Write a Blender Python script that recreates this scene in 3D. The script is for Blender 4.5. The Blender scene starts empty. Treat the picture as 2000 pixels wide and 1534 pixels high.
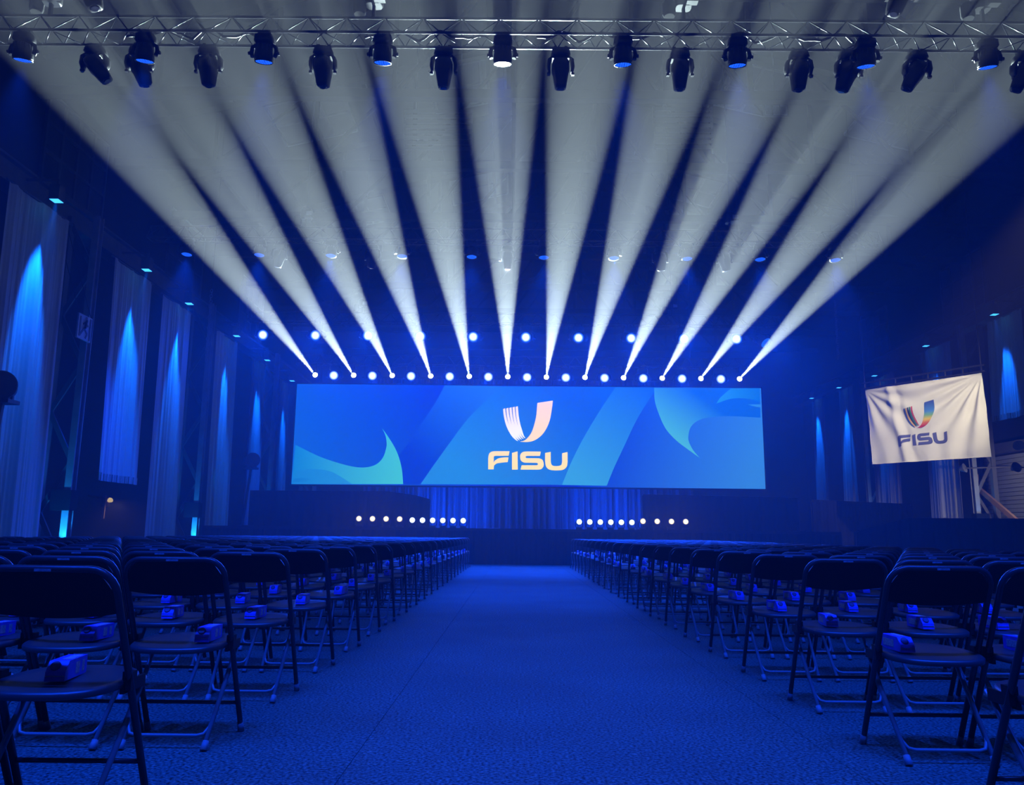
import bpy, math, random
from mathutils import Matrix, Vector
from mathutils.geometry import tessellate_polygon

random.seed(7)
S = bpy.context.scene
COL = S.collection
R = math.radians

# ------------------------------------------------------------------ camera
FPX = 1550.0
p_, y_, r_ = R(10.13), R(-0.29), R(0.6)
Fw = Vector((math.sin(y_) * math.cos(p_), math.cos(y_) * math.cos(p_), math.sin(p_)))
R0 = Vector((math.cos(y_), -math.sin(y_), 0)); U0 = R0.cross(Fw)
Rt = math.cos(r_) * R0 + math.sin(r_) * U0
Up = -math.sin(r_) * R0 + math.cos(r_) * U0
EYE = Vector((0, 0, 0.91))
cd = bpy.data.cameras.new('camera'); cd.sensor_width = 36; cd.lens = 36 * FPX / 2000
cd.clip_end = 300
cam = bpy.data.objects.new('camera', cd); COL.objects.link(cam)
m_ = Matrix.Identity(4)
for i_, v_ in enumerate((Rt, Up, -Fw)):
    for j_ in range(3): m_[j_][i_] = v_[j_]
m_.translation = EYE; cam.matrix_world = m_; S.camera = cam

# ------------------------------------------------------------------ world: dark, hazy air fills the hall
HAZE = 0.009
w = bpy.data.worlds.new('hall_air'); S.world = w; w.use_nodes = True
wn = w.node_tree; bg = wn.nodes['Background']
bg.inputs[0].default_value = (0, 0, 0, 1); bg.inputs[1].default_value = 0
vs = wn.nodes.new('ShaderNodeVolumeScatter')
vs.inputs['Density'].default_value = HAZE; vs.inputs['Anisotropy'].default_value = 0.55
vs.inputs['Color'].default_value = (1, 1, 1, 1)
wn.links.new(vs.outputs[0], wn.nodes['World Output'].inputs['Volume'])

# ------------------------------------------------------------------ view and light levels
S.view_settings.view_transform = 'Standard'; S.view_settings.look = 'None'
S.view_settings.gamma = 1; S.view_settings.exposure = 0.0
S.view_settings.use_curve_mapping = False
cy = S.cycles
cy.max_bounces = 2; cy.diffuse_bounces = 1; cy.glossy_bounces = 1
cy.transmission_bounces = 1; cy.volume_bounces = 0; cy.transparent_max_bounces = 2
cy.adaptive_threshold = 0.03; cy.sample_clamp_indirect = 1.5; cy.use_denoising = True
cy.caustics_reflective = False; cy.caustics_refractive = False

WHITE = (0.78, 1.0, 0.98)
BLUE = (0.002, 0.055, 1.0)
SKY = (0.002, 0.13, 1.0)
WARM = (1.0, 0.83, 0.55)
E_BEAM = 13500        # twelve white beams above the screen
E_FRONT = 1700         # blue washes on the front truss
E_MID = 3300           # blue washes on the middle truss
E_BACK = 1150         # washes on the back truss, aimed at the audience
E_SCREEN = 620        # washes between the beams
E_STAGE = 14         # floor lamps on the stage edge
E_BANNER = 6200        # lamps over the wall banners
E_UP = 420             # uplights at the steel columns
E_FLAG = 9000         # warm lamp on the flag
E_REAR = 1900         # washes on an added, unseen truss behind the viewer, for the near rows
E_CURT = 1100          # hidden light bars added to brighten the stage curtain

# ------------------------------------------------------------------ helpers
def lin(c):
    return tuple(((v / 255) / 12.92 if v / 255 <= 0.04045 else ((v / 255 + 0.055) / 1.055) ** 2.4) for v in c)

def mat(name, col, rough=0.5, metal=0.0, spec=0.5, noise=0.0, nscale=8.0, bump=0.0, bscale=60.0):
    m = bpy.data.materials.new(name); m.use_nodes = True
    nt = m.node_tree; b = nt.nodes['Principled BSDF']
    b.inputs['Base Color'].default_value = (*col, 1)
    b.inputs['Roughness'].default_value = rough; b.inputs['Metallic'].default_value = metal
    b.inputs['Specular IOR Level'].default_value = spec
    tc = nt.nodes.new('ShaderNodeTexCoord')
    if noise:
        n = nt.nodes.new('ShaderNodeTexNoise'); n.inputs['Scale'].default_value = nscale; n.inputs['Detail'].default_value = 4
        nt.links.new(tc.outputs['Object'], n.inputs['Vector'])
        mx = nt.nodes.new('ShaderNodeMix'); mx.data_type = 'RGBA'
        mx.inputs['A'].default_value = (*[c * (1 - noise) for c in col], 1)
        mx.inputs['B'].default_value = (*[min(1, c * (1 + noise)) for c in col], 1)
        nt.links.new(n.outputs['Fac'], mx.inputs['Factor']); nt.links.new(mx.outputs['Result'], b.inputs['Base Color'])
    if bump:
        n = nt.nodes.new('ShaderNodeTexNoise'); n.inputs['Scale'].default_value = bscale
        nt.links.new(tc.outputs['Object'], n.inputs['Vector'])
        bp = nt.nodes.new('ShaderNodeBump'); bp.inputs['Strength'].default_value = bump; bp.inputs['Distance'].default_value = 0.01
        nt.links.new(n.outputs['Fac'], bp.inputs['Height']); nt.links.new(bp.outputs[0], b.inputs['Normal'])
    return m

def glow(name, col, strength, cells=0.0):
    m = bpy.data.materials.new(name); m.use_nodes = True
    nt = m.node_tree; nt.nodes.clear()
    o = nt.nodes.new('ShaderNodeOutputMaterial'); e = nt.nodes.new('ShaderNodeEmission')
    e.inputs[0].default_value = (*col, 1); e.inputs[1].default_value = strength
    if cells:
        tc = nt.nodes.new('ShaderNodeTexCoord'); v = nt.nodes.new('ShaderNodeTexVoronoi'); v.inputs['Scale'].default_value = cells
        v.inputs['Randomness'].default_value = 0.15
        nt.links.new(tc.outputs['Object'], v.inputs['Vector'])
        mr = nt.nodes.new('ShaderNodeMapRange'); mr.inputs['From Min'].default_value = 0.15; mr.inputs['From Max'].default_value = 0.6
        mr.inputs['To Min'].default_value = strength * 2.2; mr.inputs['To Max'].default_value = strength * 0.35
        nt.links.new(v.outputs['Distance'], mr.inputs[0]); nt.links.new(mr.outputs[0], e.inputs[1])
    nt.links.new(e.outputs[0], o.inputs['Surface'])
    m.cycles.emission_sampling = 'NONE'
    return m

def radial(name, c0, s0, c1, s1, rad):
    """lamp lens: hot core, coloured rim"""
    m = bpy.data.materials.new(name); m.use_nodes = True
    nt = m.node_tree; nt.nodes.clear()
    o = nt.nodes.new('ShaderNodeOutputMaterial'); e = nt.nodes.new('ShaderNodeEmission')
    tc = nt.nodes.new('ShaderNodeTexCoord'); ml = nt.nodes.new('ShaderNodeVectorMath'); ml.operation = 'MULTIPLY'; ml.inputs[1].default_value = (1, 1, 0)
    ln = nt.nodes.new('ShaderNodeVectorMath'); ln.operation = 'LENGTH'
    nt.links.new(tc.outputs['Object'], ml.inputs[0]); nt.links.new(ml.outputs[0], ln.inputs[0])
    mr = nt.nodes.new('ShaderNodeMapRange'); mr.inputs['From Min'].default_value = rad * 0.30; mr.inputs['From Max'].default_value = rad * 0.92
    nt.links.new(ln.outputs['Value'], mr.inputs[0])
    mx = nt.nodes.new('ShaderNodeMix'); mx.data_type = 'RGBA'
    mx.inputs['A'].default_value = (*[c * s0 for c in c0], 1); mx.inputs['B'].default_value = (*[c * s1 for c in c1], 1)
    nt.links.new(mr.outputs[0], mx.inputs['Factor']); nt.links.new(mx.outputs['Result'], e.inputs[0])
    nt.links.new(e.outputs[0], o.inputs['Surface']); m.cycles.emission_sampling = 'NONE'
    return m

def gradient(name, c0, c1, p0, p1, strength=1.0, emit=True, mid=None):
    """flat colour gradient between two points (x, z) of a picture, as shown on a screen or printed on cloth"""
    m = bpy.data.materials.new(name); m.use_nodes = True
    nt = m.node_tree; nt.nodes.clear()
    o = nt.nodes.new('ShaderNodeOutputMaterial')
    tc = nt.nodes.new('ShaderNodeTexCoord'); d = nt.nodes.new('ShaderNodeVectorMath'); d.operation = 'SUBTRACT'
    d.inputs[1].default_value = (p0[0], 0, p0[1]); nt.links.new(tc.outputs['Object'], d.inputs[0])
    q = nt.nodes.new('ShaderNodeVectorMath'); q.operation = 'DOT_PRODUCT'
    v = Vector((p1[0] - p0[0], 0, p1[1] - p0[1])); q.inputs[1].default_value = v / v.length_squared
    nt.links.new(d.outputs[0], q.inputs[0])
    rp = nt.nodes.new('ShaderNodeValToRGB'); nt.links.new(q.outputs['Value'], rp.inputs[0])
    rp.color_ramp.elements[0].color = (*lin(c0), 1); rp.color_ramp.elements[1].color = (*lin(c1), 1)
    for pos, c in (mid or []):
        el = rp.color_ramp.elements.new(pos); el.color = (*lin(c), 1)
    if emit:
        e = nt.nodes.new('ShaderNodeEmission'); e.inputs[1].default_value = strength
        nt.links.new(rp.outputs[0], e.inputs[0]); m.cycles.emission_sampling = 'NONE'
    else:
        e = nt.nodes.new('ShaderNodeBsdfPrincipled'); e.inputs['Roughness'].default_value = 0.8
        nt.links.new(rp.outputs[0], e.inputs['Base Color'])
    nt.links.new(e.outputs[0], o.inputs['Surface'])
    return m

class MB:
    def __init__(s): s.v = []; s.f = []; s.m = []; s.sm = []
    def add(s, vs, fs, mi=0, smooth=False):
        k = len(s.v); s.v += [tuple(v) for v in vs]
        for f in fs: s.f.append(tuple(k + i for i in f)); s.m.append(mi); s.sm.append(smooth)
        return s
    def box(s, c, d, mi=0, rot=None):
        c = Vector(c); x, y, z = d[0] / 2, d[1] / 2, d[2] / 2
        vs = [Vector((a * x, b * y, e * z)) for a in (-1, 1) for b in (-1, 1) for e in (-1, 1)]
        if rot is not None: vs = [rot @ v for v in vs]
        return s.add([c + v for v in vs], [(0, 1, 3, 2), (4, 6, 7, 5), (0, 4, 5, 1), (2, 3, 7, 6), (0, 2, 6, 4), (1, 5, 7, 3)], mi)
    def frame(s, d):
        d = d.normalized(); a = Vector((0, 0, 1)) if abs(d.z) < 0.9 else Vector((1, 0, 0))
        u = d.cross(a).normalized(); return u, u.cross(d).normalized()
    def bar(s, a, b, w, h, mi=0):
        a, b = Vector(a), Vector(b); u, v = s.frame(b - a); u = u * w / 2; v = v * h / 2
        vs = [q + i * u + j * v for q in (a, b) for i, j in ((-1, -1), (1, -1), (1, 1), (-1, 1))]
        return s.add(vs, [(3, 2, 1, 0), (4, 5, 6, 7), (0, 1, 5, 4), (1, 2, 6, 5), (2, 3, 7, 6), (3, 0, 4, 7)], mi)
    def tube(s, path, r, n=8, mi=0, cap=True):
        path = [Vector(p) for p in path]; rs = r if isinstance(r, (list, tuple)) else [r] * len(path)
        vs = []; u = None
        for i, p in enumerate(path):
            d = (path[min(i + 1, len(path) - 1)] - path[max(i - 1, 0)]).normalized()
            if u is None: u, _ = s.frame(d)
            u = (u - d * u.dot(d)).normalized(); v = d.cross(u)
            vs += [p + rs[i] * (math.cos(2 * math.pi * k / n) * u + math.sin(2 * math.pi * k / n) * v) for k in range(n)]
        fs = [(i * n + k, i * n + (k + 1) % n, (i + 1) * n + (k + 1) % n, (i + 1) * n + k) for i in range(len(path) - 1) for k in range(n)]
        s.add(vs, fs, mi, True)
        if cap:
            k0 = len(s.v) - len(vs)
            s.f += [tuple(k0 + k for k in range(n))[::-1], tuple(k0 + len(vs) - n + k for k in range(n))]; s.m += [mi] * 2; s.sm += [False] * 2
        return s
    def lathe(s, prof, n=20, mi=0, M=None, smooth=True, caps=True):
        vs = [Vector((r * math.cos(2 * math.pi * k / n), r * math.sin(2 * math.pi * k / n), z)) for r, z in prof for k in range(n)]
        if M is not None: vs = [M @ v for v in vs]
        fs = [(i * n + k, i * n + (k + 1) % n, (i + 1) * n + (k + 1) % n, (i + 1) * n + k) for i in range(len(prof) - 1) for k in range(n)]
        s.add(vs, fs, mi, smooth)
        if caps:
            k0 = len(s.v) - len(vs)
            s.f += [tuple(k0 + k for k in range(n))[::-1], tuple(k0 + len(vs) - n + k for k in range(n))]; s.m += [mi] * 2; s.sm += [False] * 2
        return s
    def loft(s, secs, n=20, mi=0, smooth=True):
        """superellipse sections (cx, cy, z, hx, hy, exponent) along z"""
        vs = []
        for cx, cy_, z, hx, hy, e in secs:
            for k in range(n):
                a = 2 * math.pi * k / n; c, q = math.cos(a), math.sin(a)
                vs.append((cx + hx * math.copysign(abs(c) ** (2 / e), c), cy_ + hy * math.copysign(abs(q) ** (2 / e), q), z))
        fs = [(i * n + k, i * n + (k + 1) % n, (i + 1) * n + (k + 1) % n, (i + 1) * n + k) for i in range(len(secs) - 1) for k in range(n)]
        s.add(vs, fs, mi, smooth); k0 = len(s.v) - len(vs)
        s.f += [tuple(k0 + k for k in range(n))[::-1], tuple(k0 + len(vs) - n + k for k in range(n))]; s.m += [mi] * 2; s.sm += [False] * 2
        return s
    def grid(s, fn, nu, nv, mi=0, smooth=True):
        vs = [fn(i / nu, j / nv) for j in range(nv + 1) for i in range(nu + 1)]
        fs = [(j * (nu + 1) + i, j * (nu + 1) + i + 1, (j + 1) * (nu + 1) + i + 1, (j + 1) * (nu + 1) + i) for j in range(nv) for i in range(nu)]
        return s.add(vs, fs, mi, smooth)
    def slab(s, pts, y0, y1, mi=0):
        """polygon in (x, z) extruded in y from y0 (front) to y1"""
        n = len(pts); tri = tessellate_polygon([[Vector((x, z, 0)) for x, z in pts]])
        vs = [(x, y0, z) for x, z in pts] + [(x, y1, z) for x, z in pts]
        fs = [tuple(t) for t in tri] + [tuple(n + i for i in t)[::-1] for t in tri] + [(i, (i + 1) % n, n + (i + 1) % n, n + i) for i in range(n)]
        return s.add(vs, fs, mi)
    def join(s, o, off=(0, 0, 0), mi=None):
        k = len(s.v); s.v += [(v[0] + off[0], v[1] + off[1], v[2] + off[2]) for v in o.v]
        s.f += [tuple(k + i for i in f) for f in o.f]; s.m += [mi if mi is not None else q for q in o.m]; s.sm += o.sm
        return s
    def mesh(s, name, mats):
        me = bpy.data.meshes.new(name); me.from_pydata(s.v, [], s.f)
        for q in (mats if isinstance(mats, (list, tuple)) else [mats]): me.materials.append(q)
        me.polygons.foreach_set('material_index', s.m); me.polygons.foreach_set('use_smooth', s.sm); me.update()
        return me
    def build(s, name, mats, parent=None, loc=None):
        return link(name, s.mesh(name, mats), parent, loc)

def link(name, data, parent=None, loc=None, rot=None):
    o = bpy.data.objects.new(name, data); COL.objects.link(o)
    if parent is not None: o.parent = parent
    if loc is not None: o.location = loc
    if rot is not None: o.rotation_euler = rot
    return o

def tag(o, label=None, cat=None, group=None, kind=None):
    if label: o['label'] = label
    if cat: o['category'] = cat
    if group: o['group'] = group
    if kind: o['kind'] = kind
    return o

def thing(name, loc, label, cat, group=None, rot=None):
    return tag(link(name, None, None, loc, rot), label, cat, group)

KIDS = {}
def copy_tree(o, parent=None):
    c = o.copy(); COL.objects.link(c); c.parent = parent
    if o.name not in KIDS: KIDS[o.name] = [k for k in o.children if k.type != 'LIGHT']
    for k in KIDS[o.name]: copy_tree(k, c)
    return c

def spot(parent, loc, d, energy, col, ang, blend=0.5, radius=0.05, linear=0.0, quad=0.0, name='lamp_light'):
    """a lamp's light; loc in the parent's space"""
    l = bpy.data.lights.new(name, 'SPOT'); l.energy = energy; l.color = col
    l.spot_size = R(ang); l.spot_blend = blend; l.shadow_soft_size = radius
    if linear or quad:
        l.use_nodes = True; nt = l.node_tree; em = nt.nodes['Emission']
        fo = nt.nodes.new('ShaderNodeLightFalloff'); fo.inputs[0].default_value = linear
        f2 = nt.nodes.new('ShaderNodeLightFalloff'); f2.inputs[0].default_value = quad
        ad = nt.nodes.new('ShaderNodeMath'); nt.links.new(fo.outputs['Linear'], ad.inputs[0]); nt.links.new(f2.outputs['Quadratic'], ad.inputs[1])
        nt.links.new(ad.outputs[0], em.inputs['Strength'])
    o = link(name, l, parent, loc); o.rotation_euler = Vector(d).to_track_quat('-Z', 'Y').to_euler()
    return o

ORD = ['zeroth', 'first', 'second', 'third', 'fourth', 'fifth', 'sixth', 'seventh', 'eighth', 'ninth', 'tenth', 'eleventh', 'twelfth', 'thirteenth',
       'fourteenth', 'fifteenth', 'sixteenth', 'seventeenth', 'eighteenth', 'nineteenth', 'twentieth', 'twenty-first', 'twenty-second', 'twenty-third']

# ------------------------------------------------------------------ materials
M = {}
M['black'] = mat('black_housing', (0.012, 0.012, 0.014), 0.38, 0, 0.5)
M['alu'] = mat('truss_aluminium', (0.055, 0.056, 0.060), 0.30, 0.0, 0.7, 0.15, 12)
M['truss_steel'] = mat('dark_roof_steel', (0.020, 0.020, 0.023), 0.7, 0, 0.3, 0.3, 4)
M['steel'] = mat('painted_steel', (0.13, 0.135, 0.15), 0.55, 0, 0.4, 0.35, 4)
M['louvre'] = mat('grey_louvre_paint', (0.10, 0.105, 0.115), 0.5, 0, 0.5)
M['paint'] = mat('pale_column_paint', (0.34, 0.37, 0.42), 0.5, 0, 0.4, 0.35, 3)
M['rust'] = mat('brown_steel', (0.26, 0.16, 0.10), 0.6, 0, 0.3, 0.3, 5)
M['wall'] = mat('dark_plaster_wall', (0.035, 0.036, 0.042), 0.9, 0, 0.2, 0.5, 0.6, 0.4, 3)
M['roof'] = mat('roof_boards', (0.030, 0.031, 0.035), 0.85, 0, 0.2, 0.5, 0.7, 0.5, 4)
M['glass'] = mat('skylight_glass', (0.06, 0.07, 0.085), 0.35, 0, 0.5, 0.45, 1.5)
M['banner'] = mat('banner_cloth', (0.58, 0.60, 0.62), 0.85, 0, 0.2, 0.08, 30)
M['fringe'] = mat('banner_fringe', (0.55, 0.57, 0.60), 0.9, 0, 0.2, 0.5, 60)
M['curtain'] = mat('stage_curtain_cloth', (0.30, 0.32, 0.36), 0.8, 0, 0.2)
M['molton'] = mat('black_molton_cloth', (0.010, 0.011, 0.013), 0.95, 0, 0.1, 0.3, 2)
M['deck'] = mat('black_stage_deck', (0.012, 0.012, 0.014), 0.6, 0, 0.3, 0.3, 5)
M['seat'] = mat('black_seat_plastic', (0.052, 0.057, 0.064), 0.40, 0, 1.0)
M['back'] = mat('black_backrest_plastic', (0.010, 0.010, 0.012), 0.5, 0, 0.35)
M['tube'] = mat('lacquered_tube_lit', (0.25, 0.29, 0.30), 0.30, 0.0, 0.6)  # rear legs: lighter copy of the chair tube, light on it painted in
M['frame'] = mat('lacquered_tube_shaded', (0.045, 0.048, 0.055), 0.28, 0.0, 0.6)  # main frame: darker copy of the same tube, its shade painted in
M['cap'] = mat('grey_foot_cap', (0.34, 0.37, 0.39), 0.5)
M['sticker'] = mat('pale_sticker', (0.30, 0.30, 0.33), 0.6, 0, 0.5, 0.8, 160)
M['carton'] = mat('blue_printed_carton', (0.10, 0.12, 0.90), 0.42, 0, 0.5, 0.35, 45)
M['carton_cap'] = mat('dark_carton_cap', (0.05, 0.06, 0.20), 0.45)
M['print'] = mat('pale_carton_print', (0.60, 0.66, 0.95), 0.5, 0, 0.5, 0.85, 130)
M['flag'] = mat('white_flag_cloth', (0.80, 0.77, 0.70), 0.8, 0, 0.2)
M['ink'] = mat('violet_blue_ink', (0.10, 0.11, 0.26), 0.8)
M['sign'] = mat('sign_face', (0.45, 0.48, 0.52), 0.5, 0, 0.4, 0.25, 20)
M['sign_ink'] = mat('sign_ink', (0.03, 0.035, 0.05), 0.6)
M['shutter'] = mat('roller_shutter_metal', (0.42, 0.46, 0.50), 0.45, 0.2)
M['cable'] = mat('black_cable', (0.015, 0.015, 0.018), 0.6)
M['lens_blue'] = glow('blue_led_lens', (0.01, 0.10, 1.0), 1.5, 26)
M['lens_white'] = glow('white_lamp_lens', (1.0, 0.97, 0.80), 9)
M['lens_beam'] = glow('beam_lamp_lens', (1.0, 0.98, 0.88), 14)
M['lens_wash_halo'] = radial('wash_lens_painted_halo', (0.75, 0.95, 1.0), 2.6, (0.0, 0.12, 1.0), 0.8, 0.136 * 1.4)  # blue rim paints the halo around the lamp into the lens
M['lens_warm'] = radial('warm_lamp_lens', (1.0, 0.93, 0.60), 4.5, (1.0, 0.72, 0.26), 0.6, 0.136 * 0.66)
M['lens_sky'] = glow('banner_lamp_lens', (0.05, 0.45, 1.0), 2.2)
M['lens_dark'] = mat('dark_lens', (0.02, 0.02, 0.03), 0.1)

# ------------------------------------------------------------------ outlines of the screen picture and logo (metres)
SCREEN_SHAPES = {
    'left_wave': [(-8.915,4.387),(-8.66,4.265),(-8.405,4.141),(-8.15,4.022),(-7.893,3.914),(-7.623,3.817),(-7.346,3.728),(-7.079,3.651),(-6.842,3.589),(-6.643,3.544),(-6.47,3.514),(-6.315,3.497),(-6.166,3.493),(-6.022,3.501),(-5.886,3.523),(-5.763,3.556),(-5.654,3.601),(-5.56,3.657),(-5.481,3.725),(-5.413,3.803),(-5.355,3.888),(-5.308,3.987),(-5.272,4.098),(-5.246,4.208),(-5.226,4.304),(-5.216,4.38),(-5.214,4.444),(-5.219,4.503),(-5.226,4.565),(-5.235,4.629),(-5.248,4.694),(-5.265,4.759),(-5.288,4.825),(-5.317,4.893),(-5.353,4.962),(-5.392,5.032),(-5.429,5.101),(-5.368,5.021),(-5.307,4.943),(-5.246,4.862),(-5.182,4.774),(-5.113,4.676),(-5.041,4.572),(-4.971,4.465),(-4.907,4.359),(-4.851,4.258),(-4.801,4.159),(-4.754,4.057),(-4.711,3.946),(-4.669,3.826),(-4.629,3.699),(-4.594,3.567),(-4.563,3.431),(-4.54,3.29),(-4.523,3.143),(-4.508,2.994),(-4.492,2.847),(-8.977,2.802)],
    'left_wave_inner': [(-8.869,3.337),(-8.748,3.353),(-8.628,3.371),(-8.506,3.387),(-8.382,3.398),(-8.254,3.406),(-8.123,3.41),(-7.992,3.41),(-7.866,3.403),(-7.743,3.389),(-7.622,3.369),(-7.506,3.342),(-7.396,3.31),(-7.3,3.273),(-7.213,3.23),(-7.125,3.18),(-7.026,3.124),(-6.912,3.057),(-6.787,2.982),(-6.659,2.903),(-6.533,2.826),(-8.956,2.802)],
    'left_wave_tip': [(-8.856,3.028),(-8.757,3.035),(-8.656,3.043),(-8.558,3.049),(-8.466,3.048),(-8.382,3.038),(-8.304,3.021),(-8.229,3.002),(-8.153,2.984),(-8.225,2.963),(-8.294,2.941),(-8.369,2.921),(-8.458,2.904),(-8.567,2.893),(-8.69,2.886),(-8.819,2.88),(-8.945,2.874)],
    'diagonal_band': [(-2.923,6.899),(-3.014,6.716),(-3.102,6.534),(-3.194,6.35),(-3.297,6.161),(-3.413,5.966),(-3.539,5.766),(-3.669,5.564),(-3.796,5.364),(-3.923,5.161),(-4.05,4.955),(-4.174,4.756),(-4.292,4.574),(-4.399,4.415),(-4.5,4.273),(-4.598,4.137),(-4.697,3.998),(-4.662,3.857),(-4.626,3.716),(-4.592,3.575),(-4.563,3.431),(-4.541,3.286),(-4.524,3.138),(-4.508,2.99),(-4.492,2.842),(-3.797,2.849),(-3.658,3.06),(-3.519,3.27),(-3.377,3.483),(-3.23,3.703),(-3.072,3.934),(-2.907,4.173),(-2.742,4.412),(-2.58,4.643),(-2.43,4.862),(-2.285,5.074),(-2.136,5.282),(-1.975,5.487),(-1.79,5.695),(-1.589,5.903),(-1.389,6.103),(-1.205,6.288),(-1.044,6.45),(-0.897,6.596),(-0.756,6.736),(-0.611,6.879)],
    'centre_field': [(-0.611,6.879),(-0.756,6.736),(-0.897,6.596),(-1.044,6.45),(-1.205,6.288),(-1.389,6.103),(-1.589,5.903),(-1.79,5.695),(-1.975,5.487),(-2.136,5.282),(-2.285,5.074),(-2.43,4.862),(-2.58,4.643),(-2.742,4.412),(-2.907,4.173),(-3.072,3.934),(-3.23,3.703),(-3.377,3.483),(-3.519,3.27),(-3.658,3.06),(-3.797,2.849),(-2.534,2.856),(-1.213,2.864),(-0.009,2.871),(0.904,2.876),(1.41,2.878),(1.624,2.878),(1.723,2.876),(1.879,2.876),(1.967,3.094),(2.053,3.313),(2.143,3.533),(2.241,3.757),(2.346,3.983),(2.456,4.209),(2.576,4.444),(2.71,4.696),(2.866,4.973),(3.038,5.269),(3.218,5.569),(3.395,5.856),(3.567,6.124),(3.739,6.382),(3.912,6.636),(4.086,6.893)],
    'right_band': [(4.086,6.893),(3.912,6.636),(3.739,6.382),(3.567,6.124),(3.395,5.856),(3.218,5.569),(3.038,5.269),(2.866,4.973),(2.71,4.696),(2.576,4.444),(2.456,4.209),(2.346,3.983),(2.241,3.757),(2.143,3.533),(2.053,3.313),(1.967,3.094),(1.879,2.876),(3.676,2.863),(3.752,3.049),(3.827,3.234),(3.906,3.422),(3.993,3.62),(4.089,3.827),(4.192,4.041),(4.301,4.265),(4.418,4.504),(4.541,4.765),(4.671,5.045),(4.808,5.33),(4.955,5.608),(5.128,5.897),(5.322,6.196),(5.501,6.468),(5.628,6.673),(5.681,6.785),(5.683,6.829),(5.666,6.846),(5.658,6.876)],
    'right_swoosh': [(5.658,6.876),(5.659,6.746),(5.658,6.616),(5.66,6.485),(5.673,6.355),(5.698,6.226),(5.73,6.098),(5.77,5.966),(5.818,5.827),(5.874,5.673),(5.938,5.509),(6.01,5.347),(6.09,5.199),(6.181,5.069),(6.28,4.949),(6.386,4.838),(6.493,4.733),(6.603,4.636),(6.717,4.546),(6.832,4.46),(6.949,4.374),(7.068,4.286),(7.188,4.199),(7.309,4.113),(7.429,4.026),(7.365,4.099),(7.3,4.171),(7.237,4.245),(7.18,4.324),(7.128,4.412),(7.08,4.507),(7.039,4.601),(7.01,4.686),(6.995,4.757),(6.992,4.82),(6.997,4.88),(7.007,4.947),(7.021,5.024),(7.041,5.106),(7.068,5.187),(7.104,5.262),(7.152,5.329),(7.208,5.392),(7.273,5.449),(7.345,5.5),(7.426,5.545),(7.515,5.584),(7.612,5.618),(7.714,5.646),(7.821,5.667),(7.933,5.681),(8.053,5.693),(8.184,5.703),(8.318,5.715),(8.455,5.726),(8.614,5.734),(8.81,5.735),(9.059,5.728),(9.349,5.715),(9.655,5.699),(9.952,5.684),(9.986,6.918)],
    'right_swoosh_inner': [(8.177,6.247),(8.22,6.311),(8.258,6.374),(8.305,6.44),(8.37,6.514),(8.461,6.599),(8.57,6.693),(8.688,6.79),(8.802,6.885),(9.991,6.897),(9.971,6.333),(9.9,6.356),(9.832,6.378),(9.758,6.401),(9.672,6.42),(9.567,6.439),(9.449,6.458),(9.325,6.472),(9.204,6.479),(9.089,6.48),(8.974,6.474),(8.856,6.461),(8.732,6.438),(8.599,6.4),(8.46,6.352),(8.318,6.298)],
    'right_swoosh_tip': [(9.454,6.217),(9.966,6.232),(9.966,6.106),(9.903,6.115),(9.839,6.123),(9.776,6.133),(9.712,6.145),(9.648,6.161),(9.584,6.179),(9.519,6.198)],
}
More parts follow.
